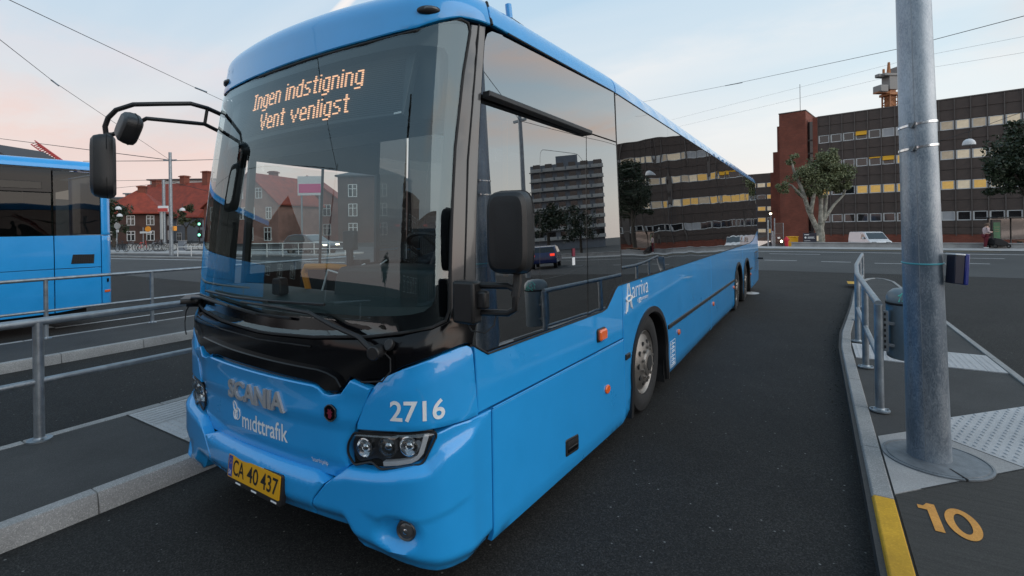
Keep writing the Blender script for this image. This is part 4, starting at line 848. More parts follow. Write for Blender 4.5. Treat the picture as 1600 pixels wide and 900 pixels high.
for i, (p, q, y) in enumerate([(-5.2, -3.6, 27.3), (-2.2, -.8, 27.4), (.2, 1.35, 27.2), (2.2, 3.15, 26.9), (4.1, 5.0, 27.4), (5.4, 6.2, 28.0), (7.4, 8.4, 28.1), (9.6, 10.8, 28.2), (-2.4, .2, 33.2), (6.0, 7.6, 32.0), (8.6, 10.6, 31.5), (-8.8, -7.2, 27.3), (13, 14.2, 28.2)]):
    sheet('lane_marking', rect(p, q, y - .09, y + .09), .009, 'roadwhite')
sheet('edge_line', [(-30, 36.2), (40, 35.2), (40, 35.45), (-30, 36.5)], .009, 'roadwhite'); sheet('edge_line', [(-6, 38.9), (9, 38.5), (9, 38.62), (-6, 39.02)], .009, 'roadyellow')
sheet('lane_marking', [(-12.6, 3.35), (-12.5, 3.35), (-12.5, 5.6), (-12.6, 5.6)], .009, 'roadwhite'); sheet('lane_marking', [(-13.2, 3.25), (-12.65, 3.25), (-12.65, 3.37), (-13.2, 3.37)], .009, 'roadwhite')
sheet('edge_line', [(-48, 13.0), (-14, 19.4), (-14, 19.7), (-48, 13.3)], .009, 'roadwhite')
nine = MB()
for c0, r0, r1, a0, a1 in (((-1.47, 14.3), .02, .19, 0, 6.2832),):
    n = 24; P_ = [(c0[0] + r * math.cos(a0 + (a1 - a0) * k / n), c0[1] + r * 1.5 * math.sin(a0 + (a1 - a0) * k / n), .009) for r in (r0, r1) for k in range(n + 1)]; nine.add(P_, [(k, k + 1, n + 2 + k, n + 1 + k) for k in range(n)])
struct(nine.build('bay_number_marking', 'roadwhite'))
# far kerbs on the left
b = MB(); b.box(-16, 0, -.15, .15, 0, .12); o = b.build('far_kerb', 'kerb', bevel=.02); o.location = (-37.5, 16.9, 0); o.rotation_euler = (0, 0, math.radians(11)); struct(o); o.location = (-31, 17.6, 0)
b = MB(); b.box(-26, 8, -.6, 3.4, 0, .13); o = b.build('far_pavement', 'slab', bevel=.02); o.location = (-36, 20.4, 0); o.rotation_euler = (0, 0, math.radians(10)); struct(o)

def clip(poly, a, b, c):
    """keep a*x+b*y<=c"""
    out = []
    for i in range(len(poly)):
        p, q = poly[i], poly[(i + 1) % len(poly)]; fp, fq = a * p[0] + b * p[1] - c, a * q[0] + b * q[1] - c
        if fp <= 0: out.append(p)
        if fp * fq < 0: t = fp / (fp - fq); out.append((p[0] + t * (q[0] - p[0]), p[1] + t * (q[1] - p[1])))
    return out
# ------------------------------------------------------------------ right platform
ZP = .115
edge = [(.25, -2), (.25, 3.85), (.25, 8.2), (.30, 9.3), (.42, 10.6), (.58, 12.4), (.74, 14.6), (.92, 16.4), (1.10, 17.8), (1.30, 18.5), (1.55, 18.75), (1.80, 18.5), (1.93, 17.8), (1.93, 10), (1.93, -2)]
def along(poly, step, s0=0.):
    d = [0]
    for p, q in zip(poly, poly[1:]): d.append(d[-1] + math.dist(p, q))
    f = lambda s: (float(np.interp(s, d, [p[0] for p in poly])), float(np.interp(s, d, [p[1] for p in poly]))); return f, d[-1]
pf, pl = along(edge, 1)
plat = sheet('boarding_platform', edge, ZP - .01, 'pave', thick=.10)
prof = [(0, -.02), (.012, .075), (.040, .122), (.145, .122), (.155, -.02)]
def kerb_stone(f, s0, s1, material, parent, width=1., flip=1):
    B = MB(); n = max(2, int((s1 - s0) / .3) + 1); rings = []
    for k in range(n + 1):
        s = s0 + (s1 - s0) * k / n; p = np.array(f(s)); t = np.array(f(s + .02)) - np.array(f(s - .02)); t /= np.linalg.norm(t); nn = np.array([t[1], -t[0]]) * flip
        rings.append([(p[0] + nn[0] * u * width, p[1] + nn[1] * u * width, z) for u, z in prof])
    m = len(prof); B.add([q for r in rings for q in r], [(j * m + i, j * m + i + 1, (j + 1) * m + i + 1, (j + 1) * m + i) for j in range(n) for i in range(m - 1)] + [tuple(range(m)), tuple(range(n * m, n * m + m))])
    return B.build('kerb_stone', material, parent, bevel=.006)
s = 0.; stops = [0, 2.0, 3.9, 5.83, 6.64, 7.6, 8.55, 9.75]
while stops[-1] + 1.0 < pl - 20.3: stops.append(stops[-1] + 1.0)
for a, c in zip(stops, stops[1:]): kerb_stone(pf, a + .004, c - .004, 'yellowpaint' if c < 5.9 else 'kerb', plat)
s = stops[-1]
while s < pl - .5:
    e = min(s + (.5 if s < pl - 18 else 1.2), pl); kerb_stone(pf, s + .004, e - .004, 'kerb', plat, .62); s = e
# bare flake where the yellow paint has come off, and the kerb's painted half
ax_, bx_ = np.array([.69, .724]), np.array([-.724, .69]); PC = np.array([.685, 4.64])
def rot(a, b): return tuple(PC + ax_ * a + bx_ * b)
inx = .408
def clipX(p): return clip(clip(p, -1, 0, -inx), 1, 0, 1.83)
brushed = clipX([(.0, -2), (2, -2), (2, 6)] + [rot(3, -.30), rot(-3, -.30)][::1])
brushed = clip(clipX([(0, -2), (2.2, -2), (2.2, 7), (0, 7)]), bx_[0], bx_[1], float(bx_ @ PC) - .306)
sheet('concrete_slab', brushed, ZP, 'concrete', None, plat, .02)
pale = clipX([rot(-1, -.30), rot(.46, -.30), rot(.46, .385), rot(-1, .385)]); sheet('pale_slab', pale, ZP + .002, 'slab', None, plat, .02)
tq = clipX([rot(.47, -.30), rot(2.3, -.30), rot(2.3, .50), rot(.47, .50)]); ts = sheet('tactile_slab', tq, ZP + .002, 'tact', None, plat, .02)
def domes(name, pts, parent, lx, ly, h, ang, material='tact'):
    B = MB(); ca, sa = math.cos(ang), math.sin(ang)
    for (x, y, z) in pts:
        vs = [];
        for k, (r, hh) in enumerate(((1., 0), (.72, h * .8), (.4, h))):
            for i in range(8):
                t = 2 * math.pi * i / 8; u, v = lx * r * math.cos(t), ly * r * math.sin(t); vs.append((x + u * ca - v * sa, y + u * sa + v * ca, z + hh))
        B.add(vs, [(k * 8 + i, k * 8 + (i + 1) % 8, (k + 1) * 8 + (i + 1) % 8, (k + 1) * 8 + i) for k in range(2) for i in range(8)] + [tuple(range(16, 24))])
    return struct(B.build(name, material, parent, sharp=70), 'stuff')
pts = []
for i in range(40):
    for j in range(16):
        q = rot(.52 + i * .070 , -.27 + j * .062 + (.031 if i % 2 else 0))
        if inside(q, offset_poly(tq if area(tq) > 0 else tq[::-1], .02)): pts.append((*q, ZP + .002))
domes('tactile_dome', pts, plat, .021, .0085, .007, math.atan2(ax_[1], ax_[0]) + 1.2)
for x0, x1 in ((.42, 1.12), (1.125, 1.66), (1.665, 1.83)):
    sheet('tactile_slab', rect(x0, x1, 7.64, 8.5), ZP + .002, 'tact', None, plat, .02)
    domes('tactile_dome', [(x0 + .04 + i * .06, 7.69 + j * .06, ZP + .002) for i in range(int((x1 - x0 - .04) / .06)) for j in range(13)], plat, .018, .010, .006, .3)
sheet('yellow_patch', rect(.75, 1.0, 16.6, 17.3), ZP + .006, 'yellowpaint', None, plat)
TG = lambda a, c, h: (a, c, ZP + h)
one = [(.505, 3.835), (.535, 3.835), (.555, 3.875), (.592, 3.875), (.592, 3.555), (.548, 3.555), (.548, 3.79), (.505, 3.79)]
sheet('bay_number', one, ZP + .004, 'orangepaint', None, plat)
B = MB(); n = 40; B.add([(.694 + a * math.cos(2 * math.pi * k / n), 3.712 + c * math.sin(2 * math.pi * k / n), ZP + .004) for a, c in ((.076, .172), (.036, .112)) for k in range(n)], [(k, (k + 1) % n, n + (k + 1) % n, n + k) for k in range(n)]); B.build('bay_number', 'orangepaint', plat)
# joints in the platform
for p, q in ((rot(-.5, -.303), rot(1.7, -.303)), (rot(.465, -.3), rot(.465, .5)), (rot(-.4, .39), rot(.46, .39))):
    d = np.array(q) - np.array(p); d /= np.linalg.norm(d); nn = np.array([-d[1], d[0]]) * .004; pp = clipX([tuple(np.array(p) - nn), tuple(np.array(q) - nn), tuple(np.array(q) + nn), tuple(np.array(p) + nn)])
    if len(pp) > 2: sheet('joint_sand', pp, ZP + .003, 'blackmatt', None, plat)
# ------------------------------------------------------------------ the tall pole
pole = thing('tram_pole', (*PC, ZP), 'tall thick galvanised pole rising from a round cover in the right foreground', 'pole')
cpole = lambda z: (PC[0] - .016 * (z - ZP), PC[1], z)
b = MB(); b.tube([cpole(z) for z in np.linspace(ZP, 10, 12)], .1285, 56, True, .053); b.build('pole_shaft', 'galvpole', pole)
b = MB(); b.tube([(cpole(z)[0] + (.1288 - .0076 * (z - ZP)) * -.28, cpole(z)[1] - (.1288 - .0076 * (z - ZP)) * .96, z) for z in np.linspace(.13, 9, 10)], .0025, 5); b.build('weld_seam', 'galv', pole)
for z, tl in ((2.555, .020), (2.385, .020)):
    r = .1285 - .0076 * (z - ZP) + .003; c = cpole(z); B = MB(); n = 40
    ring = lambda rr, dz: [(c[0] + rr * math.cos(2 * math.pi * k / n), c[1] + rr * math.sin(2 * math.pi * k / n), z + dz + tl * (math.cos(2 * math.pi * k / n) * .8)) for k in range(n)]
    B.add(ring(r, -.010) + ring(r + .0025, -.008) + ring(r + .0025, .008) + ring(r, .010), [(j * n + k, j * n + (k + 1) % n, (j + 1) * n + (k + 1) % n, (j + 1) * n + k) for j in range(3) for k in range(n)]); st_ = B.build('steel_strap', 'steel', pole)
    a = math.radians(-112); q = (c[0] + (r + .008) * math.cos(a), c[1] + (r + .008) * math.sin(a), z - .01); MB().box(-.02, .02, -.010, .012, -.016, .016, Matrix.Translation(q) @ Matrix.Rotation(a + math.pi / 2, 4, 'Z')).tube([(q[0] - .012, q[1] - .02, q[2] - .022), (q[0] + .012, q[1] - .02, q[2] + .02)], .006, 8).build('strap_buckle', 'cover', st_)
z = 1.545; c = cpole(z); MB().tube([(c[0] + .1185 * math.cos(t), c[1] + .1185 * math.sin(t), z + .006 * math.sin(t)) for t in np.linspace(0, 6.2832, 41)], .006, 6, False).build('tape_band', 'tape', pole)
b = MB(); b.lathe([(.315, .0), (.315, .010), (.300, .012), (.298, .007), (.286, .007), (.284, .012), (.09, .014)], lambda x, y, h: (PC[0] + .035 + x, PC[1] - .01 + y, ZP + .002 + h), 56, False); b.build('base_cover', 'cover', pole)
q1, q2 = (PC[0] + .10, PC[1] - .15), (PC[0] + .22, PC[1] - .245); MB().box(0, .145, -.006, .006, 0, .0165, Matrix.Translation((PC[0] + .035 + .05, PC[1] - .01 - .165, ZP)) @ Matrix.Rotation(-1.1, 4, 'Z')).build('cover_joint', 'blackmatt', pole)
bx = thing('sensor_box', (.87, 4.56, 1.40), 'small dark blue enamel box strapped to the side of the tall pole', 'box')
mt = Matrix.Translation((.835, 4.585, 1.51)) @ Matrix.Rotation(math.radians(28), 4, 'Z') @ Matrix.Rotation(math.radians(4), 4, 'Y')
rbox('box_body', -.035, .03, -.04, .04, -.105, .095, 'navy', bx, .006, mt); rbox('box_front', .031, .058, -.045, .045, -.110, .108, 'bluebox', bx, .006, mt); rbox('box_lid', -.04, .03, -.045, .045, .096, .107, 'whitebox', bx, .003, mt)  # near-black body colour stands in for shade on the strap side
# ------------------------------------------------------------------ railings
def railing(label, feet, ztop, zmid, zb, rp, rr, group, path=None, base=True):
    t = thing('railing', (*feet[0], zb), label, 'railing', group)
    for (x, y) in feet:
        p = MB().tube([(x, y, zb), (x, y, ztop - .005)], rp, 20).build('post', 'galv', t)
        if base:
            MB().lathe([(rp * 2.3, 0), (rp * 2.3, .012), (rp * 1.25, .016), (rp, .03)], lambda u, v, h: (x + u, y + v, zb + h), 24, False).build('base_plate', 'galv', p)
            for q in (1, -1): MB().tube([(x + q * rp * 1.75, y, zb), (x + q * rp * 1.75, y, zb + .026)], .010, 6).build('bolt', 'galv', p)
    pth = path or feet
    MB().tube([(x, y, ztop) for x, y in pth], rr, 20).build('top_rail', 'galv', t); MB().tube([(x, y, zmid) for x, y in pth], rr * .8, 16).build('middle_rail', 'galv', t)
    return t
railing('galvanised railing with two rails on the left platform nearest the camera', [(-5.50, y) for y in (-4.64, -1.64, 1.36, 4.36, 7.36)], 1.115, .62, .13, .036, .033, 'tubular railings on the platforms', [(-5.5, -5.6), (-5.5, 8)])
railing('galvanised railing behind the first one, in front of the other blue bus', [(-10.68, 2.74 + 1.5 * k) for k in range(-3, 5)], 1.10, .58, .13, .030, .028, 'tubular railings on the platforms', [(-10.68, -2.2), (-10.68, 9)])
railing('curved galvanised railing along the kerb behind the tall pole', [(.48, 5.58), (.488, 7.17), (.50, 8.66), (.60, 10.5), (.75, 12.2), (.91, 13.95)], 1.095, .60, ZP, .034, .031, 'tubular railings on the platforms')
# litter bin on the railing's end post
bn = thing('litter_bin', (.70, 5.70, .58), 'grey steel litter bin with mint graffiti hung on the railing end post', 'litter bin')
bc_ = (.715, 5.735); b = MB(); b.lathe([(.02, .585), (.150, .59), (.165, .60), (.168, .62), (.168, 1.10), (.165, 1.15), (.150, 1.19), (.115, 1.222), (.06, 1.235), (.001, 1.238)], lambda x, y, h: (bc_[0] + x, bc_[1] + y, h), 40, False); b.build('bin_body', 'bin', bn)
MB().lathe([(.170, 1.085), (.172, 1.09), (.172, 1.10), (.170, 1.105)], lambda x, y, h: (bc_[0] + x, bc_[1] + y, h), 40, False).build('lid_seam', 'blackmatt', bn)
bk = rbox('bin_bracket', .515, .555, 5.60, 5.66, .66, 1.03, 'cover', bn, .004)
for k in range(7): MB().box(.52, .535, 5.597, 5.5995, .69 + k * .05, .715 + k * .05).build('bracket_slot', 'blackmatt', bk)
rbox('bracket_arm', .50, .60, 5.61, 5.65, .90, .93, 'cover', bn, .004); rbox('bracket_arm', .50, .60, 5.61, 5.65, .70, .73, 'cover', bn, .004)
b = MB(); gp = lambda a, z, rr: (bc_[0] + rr * math.cos(a), bc_[1] + rr * math.sin(a), z)
def binr(z): return float(np.interp(z, [1.10, 1.15, 1.19, 1.222, 1.235], [.171, .168, .154, .120, .066]))
for st_ in ([(-2.1, 1.12), (-2.0, 1.20), (-1.75, 1.16), (-1.95, 1.13), (-1.7, 1.12)], [(-1.65, 1.205), (-1.5, 1.12), (-1.35, 1.205), (-1.2, 1.14)], [(-2.15, 1.17), (-1.8, 1.215), (-1.5, 1.18), (-1.3, 1.10), (-1.6, 1.105)], [(-1.9, 1.10), (-1.4, 1.155), (-1.1, 1.10)]): b.tube([gp(a, z, binr(z)) for a, z in st_], .006, 5)
b.build('spray_tag', 'graffiti', bn)
# ------------------------------------------------------------------ left platforms
def platform(name, x0, x1, y0, y1, z):
    pf_ = sheet(name, rect(x0 + .10, x1 - .13, y0, y1), z, 'pave', thick=z + .01); y = y0
    while y < y1:
        e = min(y + 1.0, y1); B = MB(); P_ = [(x1, -.02), (x1 - .012, z * .7), (x1 - .030, z + .005), (x1 - .128, z + .005), (x1 - .13, -.02)]; B.prism(P_, y + .002, e - .002, lambda u, v, h: (u, h, v)); B.build('kerb_stone', 'kerb', pf_, bevel=.006)
        B = MB().box(x0, x0 + .098, y + .003, e - .003, -.02, z + .003); B.build('kerb_stone', 'kerb', pf_, bevel=.01); y = e
    return pf_
lp = platform('left_platform', -5.62, -4.02, -6.72, 24.28, .13)
sheet('joint_sand', rect(-5.52, -4.15, 1.965, 1.978), .1335, 'blackmatt', None, lp)
for y0 in (1.98, 2.385, 2.79):
    sheet('tactile_slab', rect(-5.50, -5.0, y0, y0 + .40), .134, 'tact', None, lp, .01); sheet('tactile_slab', rect(-4.995, -4.46, y0, y0 + .40), .134, 'tact', None, lp, .01); sheet('tactile_slab', rect(-4.455, -4.155, y0, y0 + .40), .134, 'slab', None, lp, .01)
    B = MB()
    for k in range(7): B.box(-5.465 + k * .068, -5.430 + k * .068, y0 + .02, y0 + .38, .134, .139)
    struct(B.build('tactile_bar', 'tact', lp, bevel=.002), 'stuff')
    domes('tactile_dome', [(-4.965 + i * .06, y0 + .035 + j * .065, .134) for i in range(9) for j in range(6)], lp, .017, .012, .006, 0)
lp2 = platform('second_platform', -10.85, -9.12, -6.5, 24.5, .13)
gv = MB()
for _ in range(150):
    y = R_.uniform(5.2, 15); x = float(np.interp(y, [5, 8.2, 10.6, 14.6], [.25, .25, .42, .74])) - abs(R_.gauss(0, .09)) - .02; s_ = R_.uniform(.003, .008); gv.box(x - s_, x + s_, y - s_, y + s_ * R_.uniform(.6, 1.4), 0, s_)
struct(gv.build('kerb_grit', 'concrete', fix=False), 'stuff')
# ------------------------------------------------------------------ the other bus, at left
XB, YE = -12.0, 4.12
bus2 = thing('city_bus', (XB - 1.27, YE, 0), 'second sky blue bus cut off by the left edge of the picture', 'bus')
def S2(s, z, h=0.):
    """flank of the second bus: s runs along the bus, corner rounded at the rear end"""
    s = np.asarray(s, float); z = np.asarray(z, float); h = np.asarray(h, float); R = .22; k = YE - R
    over = np.clip(s - k, 0, None); th = np.clip(over / R, 0, math.pi / 2); ext = np.clip(over - R * math.pi / 2, 0, None)
    ez = np.clip(z - 3.05, 0, None); tz = np.clip(ez / .2, 0, math.pi / 2); ci = .2 * (1 - np.cos(tz)) + np.clip(ez - .2 * math.pi / 2, 0, None)
    x = XB - R * (1 - np.cos(th)) - ext - ci - .04 * np.clip((z - 1.4) / 1.6, 0, 1); y = np.where(s < k, s, k + R * np.sin(th)) + 0 * x
    nx, ny = np.cos(th), np.sin(th); zz = np.where(z > 3.05, 3.05 + .2 * np.sin(tz), z)
    return np.stack([x + nx * h, y + ny * h, zz + np.where(z > 3.05, h * np.sin(tz), 0)], -1)
def p2(name, o, m, off=0., res=(.12, .1), par=bus2, **k): return panel(name, o, m, par, off, .03, res, .005, .002, surf=S2, **k)
KE = YE - .22; END = KE + .22 * math.pi / 2 + 2.1
p2('side_panel', [(-4, 1.19), (3.20, 1.185), (3.20, 1.80), (-4, 1.80)], 'blue'); p2('side_panel', [(-4, .33), (3.20, .36), (3.20, 1.178), (-4, 1.183)], 'blue'); p2('side_panel', [(3.21, 1.183), (3.905, 1.175), (3.905, 1.80), (3.21, 1.80)], 'blue'); p2('side_panel', [(3.21, .36), (3.905, .42), (3.905, 1.168), (3.21, 1.176)], 'blue')
p2('rear_corner', [(3.915, .42), (END, .46), (END, 1.79), (3.915, 1.79)], 'blue', res=(.06, .1)); p2('rear_corner', [(3.915, 1.80), (END, 1.80), (END, 3.06), (3.915, 3.06)], 'blue', res=(.06, .1))
p2('side_window', [(-4, 1.81), (3.18, 1.81), (3.18, 2.60), (-4, 2.60)], 'darkglass', res=(.3, .3)); p2('side_window', [(3.20, 1.81), (3.905, 1.81), (3.905, 3.02), (3.20, 3.02)], 'darkglass', res=(.2, .2))
p2('window_header', [(-4, 2.605), (3.19, 2.605), (3.19, 3.05), (-4, 3.05)], 'blackgloss', res=(.3, .2)); p2('vent_pane', [(-4, 2.66), (3.05, 2.66), (3.05, 2.80), (-4, 2.80)], 'darkglass', .006, res=(.3, .2)); p2('cornice_strip', [(-4, 3.03), (3.905, 3.03), (3.905, 3.06), (-4, 3.06)], 'black', .004, res=(.4, .1))
p2('roof_cove', [(-4, 3.065), (END, 3.065), (END, 3.9), (-4, 3.9)], 'blue', res=(.25, .04))
p2('vent_grille', [(3.44, 1.26), (3.79, 1.25), (3.80, 1.43), (3.47, 1.44)], 'black', .008, res=(.1, .1))
for r in range(6):
    for k in range(9): MB().prism([(3.475 + k * .035 - .004 * (5 - r), 1.268 + r * .028), (3.498 + k * .035 - .004 * (5 - r), 1.268 + r * .028), (3.498 + k * .035 - .004 * (5 - r), 1.285 + r * .028), (3.475 + k * .035 - .004 * (5 - r), 1.285 + r * .028)], .008, .012, lambda u, v, h: S2(np.array(u), np.array(v), np.array(h))).build('grille_slot', 'blackmatt', bus2)
p2('side_reflector', [(3.955, .66), (4.075, .66), (4.075, .71), (3.955, .71)], 'amber', .012, res=(.1, .1)); p2('side_marker', [(4.0, .86), (4.04, .86), (4.04, .94), (4.0, .94)], 'blackgloss', .014, res=(.1, .1), rnd=.015)
lettering('fleet_number', '1856', 4.035, 4.30, 1.685, 1.765, lambda a, c, h: S2(np.array(a), np.array(c), np.array(h)), 'white', bus2, bold=.02, h0=.003)
rbox('underbody', XB - 2.4, XB - .12, -4, 3.7, .28, .42, 'blackmatt', bus2); rbox('cabin_floor', XB - 2.45, XB - .08, -4, 3.85, .9, .95, 'interior', bus2); rbox('rear_partition', XB - 2.45, XB - .1, 3.8, 3.84, .9, 1.8, 'interior', bus2); rbox('far_side_wall', XB - 2.5, XB - 2.46, -4, 3.9, .4, 1.75, 'blue', bus2)
rbox('far_window', XB - 2.5, XB - 2.47, -4, 3.9, 1.76, 3.0, 'darkglass', bus2); rbox('roof_deck', XB - 2.4, XB - .2, -4, 3.8, 3.18, 3.24, 'blue', bus2); rbox('cabin_ceiling', XB - 2.4, XB - .14, -4, 3.8, 3.0, 3.03, 'interior', bus2)
for y in (-2.5, -1.4, -.3, .8, 1.9): MB().box(XB - .55, XB - .14, y, y + .4, 1.3, 1.4).box(XB - .55, XB - .14, y + .35, y + .45, 1.35, 2.1).build('passenger_seat', 'seat', bus2, bevel=.03)
b = MB().lathe([(.30, -.1), (.32, .0), (.44, .01), (.48, -.03), (.48, -.28)], lambda x, y, h: (XB - .1 + h, .4 + x, .48 + y), 32, False); b.build('wheel', 'rubber', bus2)
# ------------------------------------------------------------------ trees
def leaves(B, c, rad, n, size, rnd, hollow=.35):
    for _ in range(n):
        while True:
            p = Vector((rnd.uniform(-1, 1), rnd.uniform(-1, 1), rnd.uniform(-1, 1)))
            if hollow < p.length <= 1: break
        p = Vector((p.x * rad[0], p.y * rad[1], p.z * rad[2])) + Vector(c); n_ = Vector((rnd.gauss(0, 1), rnd.gauss(0, 1), rnd.gauss(.5, .8))).normalized(); u = n_.orthogonal().normalized(); a = rnd.uniform(0, 6.28); u = (Matrix.Rotation(a, 3, n_) @ u); v = n_.cross(u); s = size * rnd.uniform(.6, 1.3)
        B.add([p - u * s, p + v * s * .5 + n_ * s * .1, p + u * s, p - v * s * .5 + n_ * s * .1], [(0, 1, 2, 3)])
def tree(base, limbs, clumps, n, size, leaf, bark, label, group=None, r0=.3, seed=1, name='tree', shape=None):
    rnd = random.Random(seed); t = thing(name, tuple(base), label, 'tree', group); b = Vector(base); B = MB()
    for pts, ra, rb in limbs: B.tube([b + Vector(p) for p in pts], ra, 10, True, rb)
    B.build('trunk', bark, t); B = MB(); tot = sum(q[1][0] * q[1][1] * q[1][2] for q in clumps)
    for c, rad in clumps:
        m = int(n * rad[0] * rad[1] * rad[2] / tot); k = max(3, m // 70)
        for _ in range(k):
            d = Vector((rnd.gauss(0, 1), rnd.gauss(0, 1), rnd.gauss(0, 1))).normalized() * rnd.uniform(.35, 1.0); cc = b + Vector(c) + Vector((d.x * rad[0], d.y * rad[1], d.z * rad[2])); q = rnd.uniform(.22, .45); leaves(B, cc, (rad[0] * q, rad[1] * q, rad[2] * q), m // k, size, rnd, 0)
    B.build('crown', leaf, t, fix=False, flat=True); return t
rv = RT  # screen-right direction on the ground, used to spread limbs
def V3(a, d, z): return (rv[0] * a + FW[0] * d, rv[1] * a + FW[1] * d, z)
tb = at(1281, 384, 49); tb[2] = -1.0
tree(tb, [([V3(0, 0, 0), V3(.05, 0, 1.5), V3(0, 0, 2.6)], .47, .34), ([V3(-.1, 0, 1.9), V3(-1.0, .1, 4.0), V3(-1.7, 0, 6.2), V3(-2.4, .1, 7.9), V3(-2.7, .1, 9.2)], .26, .08), ([V3(.1, 0, 2.3), V3(.25, .1, 4.5), V3(.3, 0, 7.4)], .26, .10), ([V3(.15, 0, 2.0), V3(.7, .1, 4.2), V3(.9, 0, 7.0)], .20, .08), ([V3(.4, 0, 3.0), V3(1.6, .2, 4.6), V3(2.6, .2, 5.6), V3(3.1, .2, 7.0)], .17, .06), ([V3(-1.4, 0, 5.2), V3(-2.6, .2, 6.6), V3(-3.4, .2, 7.0)], .14, .05), ([V3(-.9, 0, 3.8), V3(-.6, -.3, 6), V3(-.5, -.3, 8.4)], .2, .08)],
     [(V3(-2.6, 0, 9.2), (.8, .7, .7)), (V3(-3.6, .2, 6.6), (.9, .7, .8)), (V3(-1.3, 0, 7.5), (1.5, 1.2, 1.2)), (V3(.5, 0, 8.3), (1.7, 1.4, 1.6)), (V3(1.9, .2, 7.6), (1.5, 1.3, 1.3)), (V3(1.0, .1, 9.4), (1.2, 1., .9)), (V3(-.5, 0, 6.3), (1.5, 1.2, .9)), (V3(2.4, .2, 6.3), (.9, .9, .8))], 15000, .125, 'leafpale', 'bark', 'pollarded plane tree with thick pale trunk in front of the brick stair tower', None, seed=3, name='plane_tree')
tb = at(1614, 390, 33); tb[2] = 0
tree(tb, [([V3(0, 0, 0), V3(.1, 0, 2), V3(0, 0, 4)], .28, .2), ([V3(0, 0, 2.6), V3(-1, 0, 4.6), V3(-1.8, 0, 6)], .14, .04), ([V3(0, 0, 3), V3(1.2, .2, 5), V3(2, 0, 7)], .14, .04), ([V3(0, 0, 4), V3(.2, .2, 6.8)], .2, .05)],
     [(V3(-.5, 0, 6.6), (2.3, 2.0, 1.5)), (V3(-1.9, 0, 5.4), (1.3, 1.3, 1.3)), (V3(.3, 0, 8.0), (1.8, 1.8, 1.0)), (V3(1.8, .3, 5.8), (2.2, 2.2, 2.)), (V3(-1.3, .2, 4.3), (1.5, 1.4, .9)), (V3(.5, 0, 4.8), (2., 2., 1.3))], 13000, .13, 'leafdark', 'darkbark', 'dark leafy street tree at the right edge before the brown building', None, seed=5, name='street_tree')
# ------------------------------------------------------------------ brown office building
E_ = np.array([.985, -.172, 0]); Nn = np.array([.172, .985, 0]); P0 = np.array([.37, 72.06, 0]); ZB = -1.0
def fb(a, b, z): return P0 + E_ * a + Nn * b + UP * z
FBM = Matrix(((E_[0], Nn[0], 0, P0[0]), (E_[1], Nn[1], 0, P0[1]), (0, 0, 1, 0), (0, 0, 0, 1)))
NM, WM = 17, 1.265; LEN = NM * WM; ROOF = 15.0
off_b = thing('office_building', tuple(fb(0, 0, ZB)), 'long dark brown panelled office block with white window rows behind the pale tree', 'building')
rbox('wall', 0, LEN, .06, 14, ZB, ROOF - .05, 'brownfin', off_b, mtx=FBM); rbox('parapet', -.02, LEN + .02, -.06, .3, ROOF - .05, ROOF + .08, 'brownfin', off_b, mtx=FBM); rbox('brick_plinth', 0, LEN, -.08, .05, ZB, .35, 'redbrick', off_b, mtx=FBM)
rows = [12.15, 8.95, 5.70, 2.35]; WHT = .98
pm = None; panels = []
def mshare(proto, name, parent, mtx):
    o = bpy.data.objects.new(name, proto.data); col.objects.link(o); o.parent = parent; o.matrix_parent_inverse = PINV.get(parent.name, Matrix.Identity(4)) @ mtx
    for md in proto.modifiers:
        n = o.modifiers.new(md.name, md.type)
        if md.type == 'BEVEL': n.width, n.segments, n.limit_method, n.angle_limit = md.width, md.segments, md.limit_method, md.angle_limit
    return o
def local(name, mb, material, bevel=0.):
    o = mb.build(name, material, None, bevel=bevel); col.objects.unlink(o); return o
def pan(h): return local('panel', MB().box(.05, WM - .05, -.04, .05, .05, h - .05).add([(.05, -.0401, .05)] * 0, []), 'brown')
zb = []   # panel rows between the window rows
tops = [ROOF - .06] + [z - WHT / 2 for z in rows]; bots = [z + WHT / 2 for z in rows] + [.36]
for t_, b_ in zip(tops, bots):
    for k in range(2): zb.append((b_ + (t_ - b_) * k / 2, (t_ - b_) / 2))
pc_ = {}
for (z, h) in zb:
    key = round(h, 2)
    if key not in pc_: pc_[key] = pan(h)
    for i in range(NM): mshare(pc_[key], 'panel', off_b, FBM @ Matrix.Translation((i * WM, 0, z)))
fin = local('mullion', MB().box(-.045, .045, -.16, .05, ZB + 1.2, ROOF), 'brownfin')
for i in range(NM + 1): mshare(fin, 'mullion', off_b, FBM @ Matrix.Translation((i * WM, 0, 0)))
fh = WHT; wf = MB().box(.06, WM - .06, -.02, .03, -fh / 2, -fh / 2 + .09).box(.06, WM - .06, -.02, .03, fh / 2 - .07, fh / 2).box(.06, .19, -.02, .03, -fh / 2 + .09, fh / 2 - .07).box(WM - .16, WM - .06, -.02, .03, -fh / 2 + .09, fh / 2 - .07)
wfp = local('window', wf, 'frame'); panes = {k: local('pane', MB().box(.19, WM - .16, .005, .02, -fh / 2 + .09, fh / 2 - .07), k) for k in ('window', 'litwarm', 'litpale', 'litdim', 'blinds')}
awn = local('awning', MB().prism([(-.05, fh / 2), (-.30, 0.0), (-.28, -.02), (-.02, fh / 2 - .03)], .1, WM - .1, lambda u, v, h: (h, u, v)), 'awning'); awn2 = local('awning', MB().prism([(-.05, fh / 2), (-.12, fh / 2 - .14), (-.10, fh / 2 - .16), (-.02, fh / 2 - .03)], .1, WM - .1, lambda u, v, h: (h, u, v)), 'awning')
lit = {0: 'w w w A w b b b b d p d p p p d p'.split(), 1: 'w w w w a A l l p d p p d p p p d'.split(), 2: 'l w w h l l l d l l p l d p l d p'.split(), 3: 'w w w w w w w w b b w w w w w w w'.split()}
